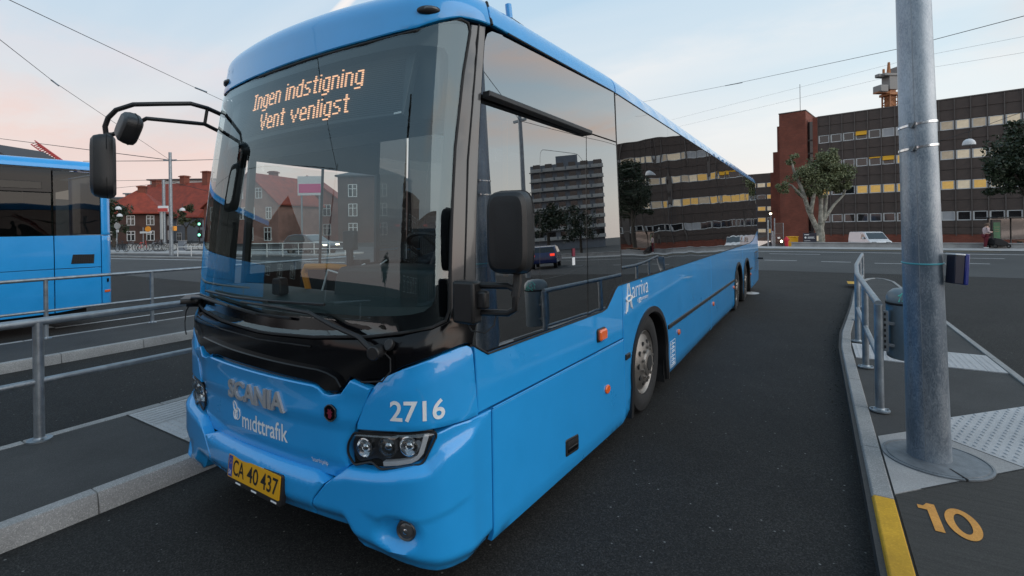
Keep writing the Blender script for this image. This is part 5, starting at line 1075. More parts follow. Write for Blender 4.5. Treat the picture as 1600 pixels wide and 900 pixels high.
for r, z in enumerate(rows):
    for i in range(NM):
        k = lit[r][i]; w_ = mshare(wfp, 'window', off_b, FBM @ Matrix.Translation((i * WM, 0, z)))
        pn_ = panes[{'w': 'window', 'A': 'window', 'a': 'window', 'b': 'blinds', 'p': 'litpale', 'l': 'litwarm', 'h': 'litwarm', 'd': 'litdim'}[k]]
        o = bpy.data.objects.new('pane', pn_.data); col.objects.link(o); o.parent = w_
        if k in 'Aa': o = bpy.data.objects.new('awning', (awn if k == 'A' else awn2).data); col.objects.link(o); o.parent = w_
tow = thing('stair_tower', tuple(fb(-4, -.8, ZB)), 'stepped red brick stair tower at the left end of the brown office block', 'tower')
TB = lambda a0, a1, b0, b1, z1, n='tower_wall': rbox(n, a0, a1, b0, b1, ZB, z1, 'redbrick', tow, mtx=FBM)
TB(-4.15, -1.15, -.9, 6, 15.85); TB(-4.75, -4.16, .6, 7, 14.6); TB(-5.9, -4.76, 3.2, 11, 11.6); TB(-6.7, -5.91, 5.0, 14, 9.0); TB(-.52, -.01, -.25, 1, 15.0)
rbox('tower_coping', -4.2, -1.1, -.95, 6.05, 15.86, 15.98, 'brown', tow, mtx=FBM); rbox('stair_glazing', -1.14, -.53, .3, .4, ZB, 14.6, 'window', tow, mtx=FBM)
for k in range(8): rbox('glazing_bar', -1.14, -.53, .24, .295, .6 + k * 1.65, .78 + k * 1.65, 'brownfin', tow, mtx=FBM)
MB().tube([fb(-1.9, 0, 15.9), fb(-1.9, 0, 19.5)], .03, 6).build('roof_mast', 'wire', tow)
rear = thing('rear_office_wing', tuple(fb(-10, 14, ZB)), 'dark rear wing with lit windows seen between the bus tail and the brick tower', 'building')
rbox('wall', -16, -6.2, 15, 26, ZB, 9.9, 'brown', rear, mtx=FBM)
for r, z in enumerate((8.0, 6.1, 4.2, 2.4, .6)):
    for i in range(5):
        wv_ = rbox('window', -13.9 + i * 1.4, -12.7 + i * 1.4, 14.93, 14.99, z - .35, z + .35, 'frame', rear, mtx=FBM); rbox('pane', -13.82 + i * 1.4, -12.78 + i * 1.4, 14.88, 14.925, z - .28, z + .28, ['litpale', 'litwarm', 'litwarm', 'window'][(r * 3 + i * 2) % 4], wv_, mtx=FBM)
# low wall in front of the car park
lw = thing('low_wall', (-1.5, 43.3, 0), 'low grey concrete wall along the far pavement in front of the white van', 'wall'); rbox('wall_body', -1.6, 40, 43.32, 43.55, -1., .30, 'slab', lw, .01)
for k in range(9): rbox('coping', -1.65 + k * 4.65, 2.98 + k * 4.65, 43.26, 43.60, .302, .36, 'slab', lw, .008)
# ------------------------------------------------------------------ vehicles
def prism_body(name, prof, w_, material, parent, bevel, taper=.10, zt=1.0):
    """side outline extruded over the width, upper part pulled in"""
    B = MB(); n = len(prof); f = lambda x, z, s: (x, s * (w_ - taper * max(0, (z - zt))), z)
    vs = [f(x, z, s) for s in (1, -1) for x, z in prof]; B.add(vs, [tuple(range(n)), tuple(range(2 * n - 1, n - 1, -1))] + [(i, n + i, n + (i + 1) % n, (i + 1) % n) for i in range(n)]); return B.build(name, material, parent, bevel=bevel)
def side_pane(name, prof, w_, material, parent, taper=.10, zt=1.0):
    for s in (1, -1):
        B = MB(); P_ = [(x, s * (w_ - taper * max(0, z - zt) + .006), z) for x, z in prof]; B.add(P_ + [(x, y - s * .02, z) for x, y, z in P_], [tuple(range(len(prof)))] + [(i, (i + 1) % len(prof), len(prof) + (i + 1) % len(prof), len(prof) + i) for i in range(len(prof))]); B.build(name, material, parent)
def cross_pane(name, p0, p1, w0, w1, material, parent):
    d = Vector((p1[1] - p0[1], 0, -(p1[0] - p0[0]))).normalized(); d = d if d.x > 0 or True else -d
    B = MB(); q = [(p0[0], -w0, p0[1]), (p0[0], w0, p0[1]), (p1[0], w1, p1[1]), (p1[0], -w1, p1[1])]; o1 = Vector((d.x, 0, d.z)) * .008
    B.add([tuple(Vector(p) + o1) for p in q] + [tuple(Vector(p) - o1) for p in q], [(0, 1, 2, 3), (4, 5, 6, 7), (0, 1, 5, 4), (1, 2, 6, 5), (2, 3, 7, 6), (3, 0, 4, 7)]); B.build(name, material, parent)
def road_wheel(x, y, parent, r=.32, wd=.2):
    s = 1 if y > 0 else -1; w_ = MB().lathe([(r * .6, .0), (r * .64, .012), (r * .95, .012), (r, -.03), (r, -wd)], lambda u, v, h: (x + u, y + s * h, r + v), 24, False).build('wheel', 'rubber', parent); MB().lathe([(.01, .005), (r * .35, .0), (r * .62, -.01)], lambda u, v, h: (x + u, y + s * h, r + v), 20, False).build('rim', 'rim', w_)
def van(loc, rz, label, group=None):
    t = thing('white_van', (0, 0, 0), label, 'van', group)
    prof = [(-2.35, .35), (-2.38, 1.2), (-2.30, 1.80), (-2.15, 1.92), (.55, 1.95), (.95, 1.88), (1.85, 1.18), (2.30, 1.02), (2.42, .75), (2.40, .35)]
    prism_body('body', prof, .94, 'van', t, .05, .13, 1.05); cross_pane('windscreen', (1.02, 1.83), (1.80, 1.22), .74, .84, 'window', t); side_pane('cab_window', [(.35, 1.22), (.35, 1.70), (.72, 1.72), (1.42, 1.22)], .94, 'window', t, .13, 1.05)
    side_pane('door_seam', [(.18, .4), (.18, 1.8), (.20, 1.8), (.20, .4)], .94, 'blackmatt', t, .13, 1.05); side_pane('side_moulding', [(-2.2, .55), (-2.2, .66), (1.2, .66), (1.2, .55)], .945, 'black', t)
    for s in (1, -1):
        MB().box(2.28, 2.40, s * .62 - .2, s * .62 + .2, .82, .98).build('headlight', 'greybit', t, bevel=.03); MB().box(.98, 1.12, s * 1.0 - .09, s * 1.0 + .09, 1.2, 1.42).build('mirror', 'van', t, bevel=.03)
        for x in (-1.5, 1.55): road_wheel(x, s * .90, t)
    rbox('grille', 2.38, 2.44, -.45, .45, .72, .84, 'black', t, .01); rbox('front_bumper', 2.30, 2.47, -.9, .9, .33, .55, 'black', t, .03)
    t.location = loc; t.rotation_euler = (0, 0, rz); return t
vb = at(1358, 384, 50); v1 = van((vb[0], vb[1], -1.10), math.radians(-70), 'white panel van parked behind the low wall before the brown building')
def car(name, loc, rz, material, label, lights=False):
    t = thing(name, (0, 0, 0), label, 'car'); prof = [(-2.0, .35), (-2.05, .75), (-1.95, 1.0), (-1.55, 1.42), (-.9, 1.52), (.15, 1.46), (.95, 1.0), (1.75, .86), (2.0, .70), (2.02, .35)]
    prism_body('body', prof, .87, material, t, .06, .22, .95); cross_pane('windscreen', (.22, 1.42), (.88, 1.04), .62, .78, 'window', t); cross_pane('rear_window', (-1.60, 1.38), (-1.90, 1.04), .62, .76, 'window', t); side_pane('side_window', [(-1.35, 1.03), (-1.2, 1.36), (.1, 1.38), (.72, 1.03)], .87, 'window', t, .22, .95)
    for s in (1, -1):
        rbox('tail_light', -2.06, -1.94, s * .62 - .14, s * .62 + .14, .82, .98, 'redlamp' if lights else 'red', t, .02); rbox('headlight', 1.78, 1.98, s * .60 - .16, s * .60 + .16, .64, .78, 'glow' if lights else 'greybit', t, .02)
        for x in (-1.25, 1.25): road_wheel(x, s * .82, t, .31)
    t.location = loc; t.rotation_euler = (0, 0, rz); return t
car('blue_car', (15.6, 27.8, 0), math.radians(62), 'carblue', 'dark blue hatchback mirrored in the driver side window of the bus', True); cq = at(487, 392, 36); car('dark_car', (cq[0], cq[1], 0), YAW + math.radians(-25), 'cardark', 'dark car with lit headlights seen through the windscreen and door glass', True)
# ------------------------------------------------------------------ crane and other far things
cr_ = at(1391, 170, 115); crn = thing('tower_crane', (cr_[0], cr_[1], 0), 'orange tower crane head rising above the brown office roof', 'crane'); x, y = cr_[:2]; ca = Matrix.Translation((x, y, 0)) @ Matrix.Rotation(YAW + .12, 4, 'Z')
zc_ = lambda py: CAMH + (346.5 - py) / 763 * 115
b = MB(); z0, z1 = 20, zc_(148)
for i in (-1, 1):
    for j in (-1, 1): b.box(i * 1.05 - .13, i * 1.05 + .13, j * 1.05 - .13, j * 1.05 + .13, 0, z1, ca)
z = z0
while z < z1 - 1:
    for j in (-1, 1):
        for s in (1, -1): b.tube([ca @ Vector((-s * 1.05, j * 1.05, z)), ca @ Vector((s * 1.05, j * 1.05, z + 1.6))], .08, 4).tube([ca @ Vector((j * 1.05, -s * 1.05, z)), ca @ Vector((j * 1.05, s * 1.05, z + 1.6))], .08, 4)
    z += 1.6
b.build('mast', 'crane', crn); rbox('inner_mast', -.8, .8, -.8, .8, 0, zc_(142), 'crane', crn, .05, ca); rbox('slewing_ring', -1.5, 1.5, -1.5, 1.5, zc_(151), zc_(147), 'crane', crn, .1, ca); rbox('mast_head', -1.15, 1.15, -1.1, 1.1, zc_(142), zc_(120), 'cranegrey', crn, .1, ca); rbox('cab', -3.6, -1.5, -1.2, 1.0, zc_(146), zc_(135), 'cranegrey', crn, .2, ca); rbox('cab_platform', -3.7, 2.8, -.8, .8, zc_(147), zc_(145), 'crane', crn, 0, ca)
rbox('top_platform', -2.6, 2.3, -1.3, 1.3, zc_(121), zc_(117), 'cranegrey', crn, .1, ca); rbox('counterweight', 1.0, 2.2, -1.0, 1.0, zc_(121), zc_(106), 'cranegrey', crn, .1, ca); rbox('winch', -3.4, -1.7, -.6, .6, zc_(122), zc_(117), 'cranegrey', crn, .1, ca); b = MB().tube([ca @ Vector((-.3, 0, zc_(118))), ca @ Vector((-.2, 0, zc_(98)))], .45, 8, True, .25).tube([ca @ Vector((-1.6, 0, zc_(118))), ca @ Vector((-1.6, 0, zc_(109)))], .25, 6); b.build('apex', 'crane', crn)
q0, q1 = at(54, 226, 120), at(90, 252, 112); jib = thing('crane_jib', tuple(q0), 'red lattice crane jib poking up behind the left bus roof', 'crane'); b = MB(); d = Vector(q1 - q0).normalized(); sd = d.cross(Vector((0, 0, 1))).normalized() * .6; up_ = sd.cross(d).normalized() * 1.0
L0 = Vector(q0); ln = 40
for o_ in (sd, -sd, up_): b.tube([L0 + o_, L0 + d * ln + o_], .14, 5)
for k in range(26):
    for o1, o2 in ((sd, up_), (up_, -sd), (-sd, sd)): b.tube([L0 + d * (k * 1.5) + o1, L0 + d * (k * 1.5 + 1.5) + o2], .08, 4)
b.build('lattice', 'cranered', jib)
# ------------------------------------------------------------------ buildings at left
def hip_house(name, c, rz, lx, ly, ze, zr, wall, roof, label, gable=False, over=.4, wins=None, chim=(), cat='house', group=None, base=0.):
    """lx along the front, front faces local -y"""
    t = thing(name, (c[0], c[1], base), label, cat, group); m = Matrix.Translation((c[0], c[1], 0)) @ Matrix.Rotation(rz, 4, 'Z'); hx, hy = lx / 2, ly / 2
    B = MB().box(-hx, hx, -hy, hy, base, ze, m)
    if gable == 'front': B.prism([(-hx, ze), (hx, ze), (0, zr - .15)], -hy, hy, lambda u, v, h: tuple(m @ Vector((u, h, v))))
    w_ = B.build('wall', wall, t); o = over; B = MB()
    if gable == 'front':
        for s in (1, -1): B.prism([(0, zr), (s * (hx + o), ze - o * .7), (s * (hx + o), ze - o * .7 - .2), (0, zr - .22)], -hy - o, hy + o, lambda u, v, h: tuple(m @ Vector((u, h, v))))
    else:
        rl = max(.3, hx - hy * .8) if gable is False else hx
        vs = [(-hx - o, -hy - o, ze), (hx + o, -hy - o, ze), (hx + o, hy + o, ze), (-hx - o, hy + o, ze), (-rl, 0, zr), (rl, 0, zr)]; vs = [tuple(m @ Vector(p)) for p in vs] + [tuple(m @ Vector((p[0], p[1], p[2] - .18))) for p in vs[:4]]
        B.add(vs, [(0, 1, 5, 4), (1, 2, 5), (2, 3, 4, 5), (3, 0, 4), (0, 1, 7, 6), (1, 2, 8, 7), (2, 3, 9, 8), (3, 0, 6, 9), (6, 7, 8, 9)])
    r_ = B.build('roof', roof, t)
    for (u, v, z0, z1, s) in chim:
        rbox('chimney', u - s, u + s, v - s, v + s, z0, z1, 'redbrick', r_, .02, m); rbox('chimney_cap', u - s * 1.3, u + s * 1.3, v - s * 1.3, v + s * 1.3, z1 - .3, z1 - .12, 'redbrick', r_, 0, m)
    for (face, u, z, wd, ht) in wins or ():
        wm_ = m @ (Matrix.Translation((u, -hy, z)) if face == 'f' else Matrix.Translation((hx, u, z)) @ Matrix.Rotation(math.pi / 2, 4, 'Z') if face == 'r' else Matrix.Translation((-hx, u, z)) @ Matrix.Rotation(-math.pi / 2, 4, 'Z'))
        B = MB(); k = .09; B.box(-wd / 2, wd / 2, -.06, .02, -ht / 2, -ht / 2 + k, wm_).box(-wd / 2, wd / 2, -.06, .02, ht / 2 - k, ht / 2, wm_).box(-wd / 2, -wd / 2 + k, -.06, .02, -ht / 2 + k, ht / 2 - k, wm_).box(wd / 2 - k, wd / 2, -.06, .02, -ht / 2 + k, ht / 2 - k, wm_).box(-.05, .05, -.062, .018, -ht / 2 + k, ht / 2 - k, wm_).box(-wd / 2 + k, -.051, -.058, .018, .12 * ht, .12 * ht + .08, wm_).box(.051, wd / 2 - k, -.058, .018, .12 * ht, .12 * ht + .08, wm_)
        f_ = B.build('window', 'frame', t); rbox('pane', -wd / 2 + k, wd / 2 - k, -.03, -.01, -ht / 2 + k, ht / 2 - k, 'window', f_, 0, wm_)
    return t
yl = YAW
def zat(py, D, px=250): return CAMH + (363.0 - py) / 763 * D
c = at(219, 370, 83); W4 = [('f', u, z, 1.1, 1.6) for z in (zat(345, 80), zat(369, 80)) for u in (-2.6, -.2, 2.4)] + [('r', u, z, 1.0, 1.6) for z in (zat(345, 80), zat(369, 80)) for u in (-2, 1)] + [('l', u, z, .9, 1.6) for z in (zat(345, 80), zat(369, 80)) for u in (-2.4, 0, 2.2)]
hip_house('brick_house', c[:2], yl + math.radians(24), 7.6, 8.5, zat(333, 80), zat(298, 83), 'darkbrick', 'rooftile', 'dark brick corner house with red hipped roof beyond the bicycles', False, .7, W4, ((.4, 0, zat(312, 83), zat(291, 83), .55),), base=-2)
c = at(291, 370, 98); W5 = [('f', u, z, 1.1, 1.7) for z in (zat(347, 92), zat(372, 92)) for u in (-7.2, -3, 1.2, 5.4)]
hip_house('row_house', c[:2], yl + math.radians(-16), 20, 12, zat(341, 92), zat(289, 100), 'greywall', 'rooftile', 'grey rendered house under a tall red tiled roof with brick chimneys', True, .6, W5, ((-7.6, 0, zat(300, 98), zat(280, 98), .6), (-.2, 0, zat(296, 98), zat(276, 98), .6), (5.6, 0, zat(296, 98), zat(271, 98), .65)), base=-2)
t = thing('roof_house', tuple(at(270, 291, 106)), 'pale boxy penthouse on top of the red tiled roofs', 'building'); c = at(275, 300, 104); m = Matrix.Translation((c[0], c[1], 0)) @ Matrix.Rotation(yl, 4, 'Z'); rbox('wall', -5.5, 8, 0, 6, 5, zat(283, 104), 'palewall', t, 0, m); rbox('roof', -6, 8.5, -.4, 6.4, zat(283, 104), zat(281, 104), 'darkroof', t, 0, m)
c = at(196, 340, 120); t = thing('modern_block', (c[0], c[1], 0), 'pale flat roofed modern block far behind the left bus corner', 'building'); m = Matrix.Translation((c[0], c[1], 0)) @ Matrix.Rotation(yl, 4, 'Z')
for k, (x0, x1, za, zb_) in enumerate(((-6, 6.5, -2, zat(318, 120)), (-4, 8, zat(318, 120), zat(308, 120)), (0, 8, zat(308, 120), zat(302, 120)))): rbox('storey', x0, x1, 0, 8, za, zb_ - .3, 'palewall', t, 0, m); rbox('floor_slab', x0 - .3, x1 + .3, -.4, 8, zb_ - .3, zb_, 'greywall', t, 0, m); rbox('window_band', x0 + .4, x1 - .4, -.05, -.01, max(za, zb_ - 1.5), zb_ - .5, 'window', t, 0, m)
c = at(378, 370, 86); hip_house('gable_house', c[:2], yl + math.radians(-10), 7, 9, zat(325, 84), zat(300, 84), 'redbrick', 'rooftile', 'red brick gable end with white windows just left of the big bus', 'front', .4, [('f', u, z, 1.3, 2.3) for z in (zat(337, 84), zat(365, 84)) for u in (-1.6, 1.6)], base=-2)
c = at(-4, 300, 70); t = thing('dark_roof_house', (c[0], c[1], 0), 'dark pitched roof showing above the left bus at the picture edge', 'building'); m = Matrix.Translation((c[0], c[1], 0)) @ Matrix.Rotation(yl, 4, 'Z'); zr_ = CAMH + (366 - 222) / 763 * 70; B = MB().prism([(-14, 6), (7, zr_ - 5.4), (-2, zr_), (-14, zr_ - 1)], 0, 9, lambda u, v, h: tuple(m @ Vector((u, h, v)))); B.build('roof', 'darkroof', t); rbox('wall', -13, 5, .3, 8.5, 0, 7, 'greywall', t, 0, m)
# left street things
lb = at(210, 399, 42); m_l = Matrix.Translation((lb[0], lb[1], 0)) @ Matrix.Rotation(yl + .02, 4, 'Z')
t = thing('white_wall', tuple(at(240, 388, 50)), 'low whitewashed wall behind the row of parked bicycles', 'wall'); w0 = at(262, 392, 50); m = Matrix.Translation((w0[0], w0[1], 0)) @ Matrix.Rotation(yl, 4, 'Z'); rbox('wall_body', -4.2, 4.5, 0, .25, -.2, .55, 'palewall', t, .02, m); rbox('coping', -4.25, 4.55, -.05, .3, .552, .62, 'slab', t, .01, m)
t = thing('utility_cabinet', tuple(at(283, 398, 46)), 'small grey cabinet beside the white railing near the tram pole', 'cabinet'); q = at(283, 398, 46); m = Matrix.Translation((q[0], q[1], 0)) @ Matrix.Rotation(yl, 4, 'Z'); rbox('cabinet_body', -.3, .3, 0, .4, 0, .95, 'greywall', t, .03, m); rbox('cabinet_lid', -.33, .33, -.03, .43, .952, 1.0, 'slab', t, .01, m)
def bicycle(loc, rz, material, label, first=None):
    if first: return copy_tree(first, loc, rz, label, 'bicycles along the white wall')
    t = thing('bicycle', (0, 0, 0), label, 'bicycle', 'bicycles along the white wall')
    for x in (-.52, .52):
        w_ = MB().tube([(x + .33 * math.cos(a), 0, .34 + .33 * math.sin(a)) for a in np.linspace(0, 6.2832, 25)], .022, 5, False).build('wheel', 'rubber', t); b = MB()
        for k in range(8): b.tube([(x, 0, .34), (x + .32 * math.cos(k * .785), 0, .34 + .32 * math.sin(k * .785))], .005, 3)
        b.build('spokes', 'galv', w_)
    b = MB()
    for p, q in (((-.52, .34), (-.22, .85)), ((-.52, .34), (-.08, .32)), ((-.22, .85), (-.08, .32)), ((-.18, .78), (.36, .80)), ((-.08, .32), (.38, .72)), ((.34, .95), (.52, .34))): b.tube([(p[0], 0, p[1]), (q[0], 0, q[1])], .02, 6)
    b.build('frame', material, t); MB().tube([(.20, -.26, .98), (.30, -.2, 1.02), (.33, 0, 1.0), (.30, .2, 1.02), (.20, .26, .98)], .014, 6).build('handlebar', 'black', t); MB().ball((-.24, 0, .90), .13, .08, .04, 8, 6).build('saddle', 'black', t); t.location = loc; t.rotation_euler = (0, 0, rz); return t
cols = ['black', 'cardark', 'cranered', 'black', 'galv', 'black', 'cardark', 'black']; labs = ['black bicycle, first from the left bus in the bicycle row', 'dark bicycle, second from the left bus in the bicycle row', 'red bicycle in the row before the dark brick house', 'black bicycle just right of the red bicycle', 'grey bicycle in the middle of the parked row', 'black bicycle left of the pole with the red sign', 'dark bicycle right of the pole with the red sign', 'black bicycle on its own beyond the white railing']
first = None
for i, px in enumerate((190, 205, 222, 234, 243, 250, 259, 305)):
    q = at(px, 396, 43); rz = yl + R_.uniform(-.5, .5) + (math.pi if i % 3 == 0 else 0)
    o = bicycle((q[0], q[1], .13), rz, cols[i], labs[i]); o.rotation_euler = (0.08 * (1 if i % 2 else -1), 0, rz)
q = at(298, 404, 36); t = thing('railing', tuple(q), 'low white hoop railing by the road on the far left pavement', 'railing'); m = Matrix.Translation((q[0], q[1], 0)) @ Matrix.Rotation(yl, 4, 'Z')
for k, u in enumerate((-.95, .05, 1.05)): MB().tube([m @ Vector((u, 0, 0)), m @ Vector((u, 0, .72))], .03, 6).build('post', 'frame', t)
for z in (.70, .35): MB().tube([m @ Vector((-.95, 0, z)), m @ Vector((1.6, 0, z))], .03, 6).build('rail', 'frame', t)
def post(name, px, pyb, pyt, D, r, label, cat, material='galv', z0=0., rt=None):
    q = at(px, pyb, D); z1 = CAMH + ((PPY - ROLL * (px - PPX)) - pyt) / FOC * D; t = thing(name, (q[0], q[1], z0), label, cat); MB().tube([(q[0], q[1], z0), (q[0] , q[1], z1)], r, 10, True, rt or r * .75).build('shaft', material, t); return t, np.array([q[0], q[1], z1])
tp, ptop = post('tram_pole', 268, 404, 238, 37.5, .14, 'slim grey overhead line pole left of the big bus mirror side', 'pole', 'galv'); MB().box(-.5, .5, -.05, .05, -.05, .05, Matrix.Translation(ptop - (0, 0, .6)) @ Matrix.Rotation(yl, 4, 'Z')).build('cross_arm', 'galv', tp); q = at(273, 357, 37.2); rbox('junction_box', q[0] - .13, q[0] + .13, q[1] - .1, q[1] + .1, q[2] - .18, q[2] + .18, 'orange', tp, .02)
tp2, pt2 = post('tram_pole', 257, 386, 281, 58, .21, 'second overhead line pole carrying a small red and white sign', 'pole', 'galv'); q = at(255, 325, 57.6); m = Matrix.Translation(q) @ Matrix.Rotation(yl, 4, 'Z'); sg_ = rbox('sign', -.6, .6, -.05, .05, -.45, .25, 'white', tp2, .02, m); rbox('sign_band', -.58, .58, -.07, -.052, -.42, -.02, 'cranered', tp2, 0, m); q = at(252, 345, 57.7); rbox('banner', q[0] - .25, q[0] + .25, q[1] - .05, q[1] + .05, q[2] - 2.2, q[2] + 1.2, 'palewall', tp2, .02)
tl, _ = post('traffic_light', 312, 386, 343, 52, .07, 'traffic signal showing two green lights beside the bus windscreen edge', 'traffic light', 'black')
for py in (350, 367):
    q = at(312.5, py, 51.8); m = Matrix.Translation(q) @ Matrix.Rotation(yl, 4, 'Z'); hdx = rbox('signal_head', -.18, .18, -.14, .14, -.35, .55, 'black', tl, .03, m); MB().ball(q - FW * .15, .13, .05, .13, 12, 8, Matrix.Rotation(yl, 3, 'Z')).build('green_lens', 'green', hdx)
    for dz in (.22, .42): MB().ball(q - FW * .14 + UP * dz * .9, .1, .04, .1, 10, 6, Matrix.Rotation(yl, 3, 'Z')).build('dark_lens', 'blackgloss', hdx)
sp_, _ = post('street_sign', 183, 396, 348, 44, .04, 'round traffic sign seen from behind beside the left bus corner', 'sign'); q = at(183, 353, 43.9); MB().tube([q, q + FW * .03], .28, 20).build('sign_disc', 'slab', sp_); q = at(183, 361, 43.9); rbox('sign_plate', q[0] - .25, q[0] + .25, q[1], q[1] + .04, q[2] - .12, q[2] + .12, 'frame', sp_, .01)
sp3, _ = post('street_sign', 224, 388, 355, 54, .05, 'small orange and white direction sign before the dark brick house', 'sign'); q = at(231, 358, 53.8); MB().tube([q, q + FW * .04], .32, 16).build('sign_disc', 'orange', sp3); q = at(227, 363, 53.8); m = Matrix.Translation(q) @ Matrix.Rotation(yl, 4, 'Z'); rbox('sign_plate', -.6, .7, 0, .05, -.12, .1, 'frame', sp3, .01, m)
def hang_lamp(px, py, D, r, label, wire=True):
    q = Vector(at(px, py, D)); t = thing('hanging_street_lamp', tuple(q), label, 'street lamp', 'white dome lamps hung on wires'); f = lambda x, y, h: (q.x + x, q.y + y, q.z + h)
    MB().lathe([(r, -.02 * 1), (r * .98, .10 * r / .3), (r * .8, .22 * r / .3), (r * .45, .31 * r / .3), (.02, .34 * r / .3)], f, 24, False).build('lamp_dome', 'lampshade', t); MB().lathe([(r * .96, 0), (.01, -.03)], f, 20, False).build('diffuser', 'frame', t); MB().tube([f(0, 0, .3 * r / .3), f(0, 0, r + .45)], .02, 6).build('hanger', 'wire', t); return q + Vector((0, 0, r + .45))
l1 = hang_lamp(1514, 226, 28, .30, 'white dome lamp hanging in front of the brown office block'); hang_lamp(185, 327, 44, .24, 'white dome lamp hanging just right of the left bus, the upper of two'); hang_lamp(187, 338, 52, .26, 'white dome lamp below the upper one, right of the left bus'); hang_lamp(285, 329, 46, .24, 'white dome lamp hanging right of the slim grey pole')
def wire_(pts, r, label, sag=0.):
    P_ = [Vector(p) for p in pts]; out = []
    for a, b_ in zip(P_, P_[1:]):
        for k in range(12): t_ = k / 12; out.append(a.lerp(b_, t_) - Vector((0, 0, sag * 4 * t_ * (1 - t_))))
    out.append(P_[-1]); o = MB().tube(out, r, 5).build('overhead_wire', 'wire'); return tag(o, label, 'wire', 'overhead tram wires')
def insul(px0, py0, px1, py1, D, label): return tag(MB().tube([at(px0, py0, D), at((px0 + px1) / 2, (py0 + py1) / 2, D), at(px1, py1, D)], .035, 8).build('wire_insulator', 'galv'), label, 'insulator')
wire_([at(-120, -65, 9), at(15, 0, 12), at(305, 137, 22), at(560, 255, 46)], .010, 'overhead wire running from the top left corner to behind the windscreen'); insul(305, 137, 323, 144, 22.2, 'grey insulator on the wire above the left bus mirror')
wire_([at(-60, 14, 14), at(0, 62, 17), at(83, 127, 23), Vector(ptop) - Vector((0, 0, .6))], .012, 'overhead wire sloping from the left edge to the slim grey pole'); insul(80, 125, 92, 134, 23, 'grey insulator on the wire sloping to the slim grey pole')
wire_([at(-60, 209, 60), Vector(ptop) - Vector((0, 0, .6))], .03, 'overhead wire just above the left bus roof'); wire_([at(130, 252, 60), Vector(ptop) - Vector((0, 0, .65)), at(420, 247, 80)], .03, 'level overhead wire passing the top of the slim grey pole'); wire_([at(150, 283, 90), Vector(pt2), at(330, 300, 70)], .03, 'overhead wire at the second pole above the red roofs'); wire_([at(150, 297, 90), at(248, 287, 80)], .03, 'low overhead wire between the mirror and the second pole')
wire_([at(1700, -1, 16), at(1600, 25, 18), at(1410, 75, 24), at(1133, 134, 44), at(990, 162, 70)], .014, 'main overhead wire crossing the sky to the right of the bus', .0); insul(1133, 134, 1160, 129, 43, 'grey insulator on the main wire right of the bus roof')
wire_([at(1600, 57, 40), at(1440, 88, 50), at(1050, 187, 90)], .010, 'upper of two faint wires under the main wire'); wire_([at(1600, 82, 44), at(1440, 108, 52), at(1060, 198, 95)], .010, 'lower of two faint wires under the main wire')
wire_([at(1440, 229, 31), l1, at(1660, 152, 24)], .012, 'span wire carrying the white dome lamp before the office block')
# left trees
tb = at(178, 386, 60); tb[2] = 0
tree(tb, [([(0, 0, 0), (0, 0, 3)], .2, .12)], [((0, 0, 4.3), (1.6, 1.6, 2.0)), (V3(.6, 0, 2.6), (1.1, 1.2, 1.5)), (V3(-1.4, 0, 3.8), (1.6, 1.4, 1.8))], 2200, .18, 'leafdark', 'darkbark', 'dark tree behind the corner of the left bus', None, seed=11, name='street_tree')
tb = at(291, 386, 66); tb[2] = 0
tree(tb, [([(0, 0, 0), (0, 0, 2.5)], .15, .1), ([(0, 0, 2.2), V3(-1, 0, 4.0)], .07, .03), ([(0, 0, 2.2), V3(1, 0, 3.8)], .07, .03)], [(V3(-.5, 0, 3.6), (1.5, 1.2, 1.1)), (V3(.8, 0, 3.0), (1.2, 1.1, .9)), (V3(-.3, 0, 4.8), (1.1, 1., 1.0))], 1100, .16, 'leafmix', 'darkbark', 'small autumn tinted tree in front of the grey rendered house', None, seed=13, name='street_tree')
# ------------------------------------------------------------------ gate, signs, lamp near the tower
g0 = at(1187, 384, 46); gt = thing('steel_gate', tuple(g0), 'grey barred steel gate and fence between the bus tail and the brick tower', 'gate'); m = Matrix.Translation((g0[0], g0[1], 0)) @ Matrix.Rotation(yl - .05, 4, 'Z')
k_ = 46 / 763.
def gx(px): return (px - 1187) * k_ * 1.0
for px, w_, zt in ((1200, .11, 2.15), (1207, .11, 1.1), (1210, .07, 2.3), (1223, .05, 1.85)): rbox('gate_post', gx(px) - w_ / 2, gx(px) + w_ / 2, -.06, .06, -.5, zt, 'galv', gt, .01, m)
for z in (-.35, .85, 1.80): rbox('gate_rail', gx(1210) + .04, gx(1223) - .03, -.03, .03, z, z + .06, 'brownfin', gt, 0, m)
for k in range(11): rbox('gate_bar', gx(1210.6) + k * .07, gx(1210.6) + k * .07 + .02, -.012, .012, -.29, 1.80, 'brownfin', gt, 0, m)
for k in range(12): rbox('gate_bar', gx(1187) - .1 + k * .068, gx(1187) - .08 + k * .068, -.012, .012, -.4, .95, 'brownfin', gt, 0, m)
rbox('gate_rail', gx(1187) - .1, gx(1199), -.03, .03, .95, 1.0, 'brownfin', gt, 0, m); rbox('gate_notice', gx(1214), gx(1218), -.05, -.035, .38, .54, 'white', gt, 0, m)
q = Vector(at(1204, 334, 45.5)); t = thing('lamp_post', (q.x, q.y, 0), 'lit lamp on a thin post beside the steel gate', 'lamp'); MB().tube([(q.x + .03, q.y, 0), (q.x + .03, q.y, q.z)], .03, 8).build('lamp_stem', 'galv', t); MB().ball(q, .11, .11, .09, 14, 8).build('lamp_globe', 'glow', t); q2 = Vector(at(1221, 377, 45.5)); t2 = thing('ground_lamp', tuple(q2), 'small lit lamp low on the gate near the red figure', 'lamp'); MB().ball(q2, .10, .06, .11, 12, 8).build('lamp_globe', 'glow', t2); rbox('lamp_back', q2.x - .08, q2.x + .08, q2.y + .05, q2.y + .1, q2.z - .3, q2.z + .1, 'black', t2, .01)
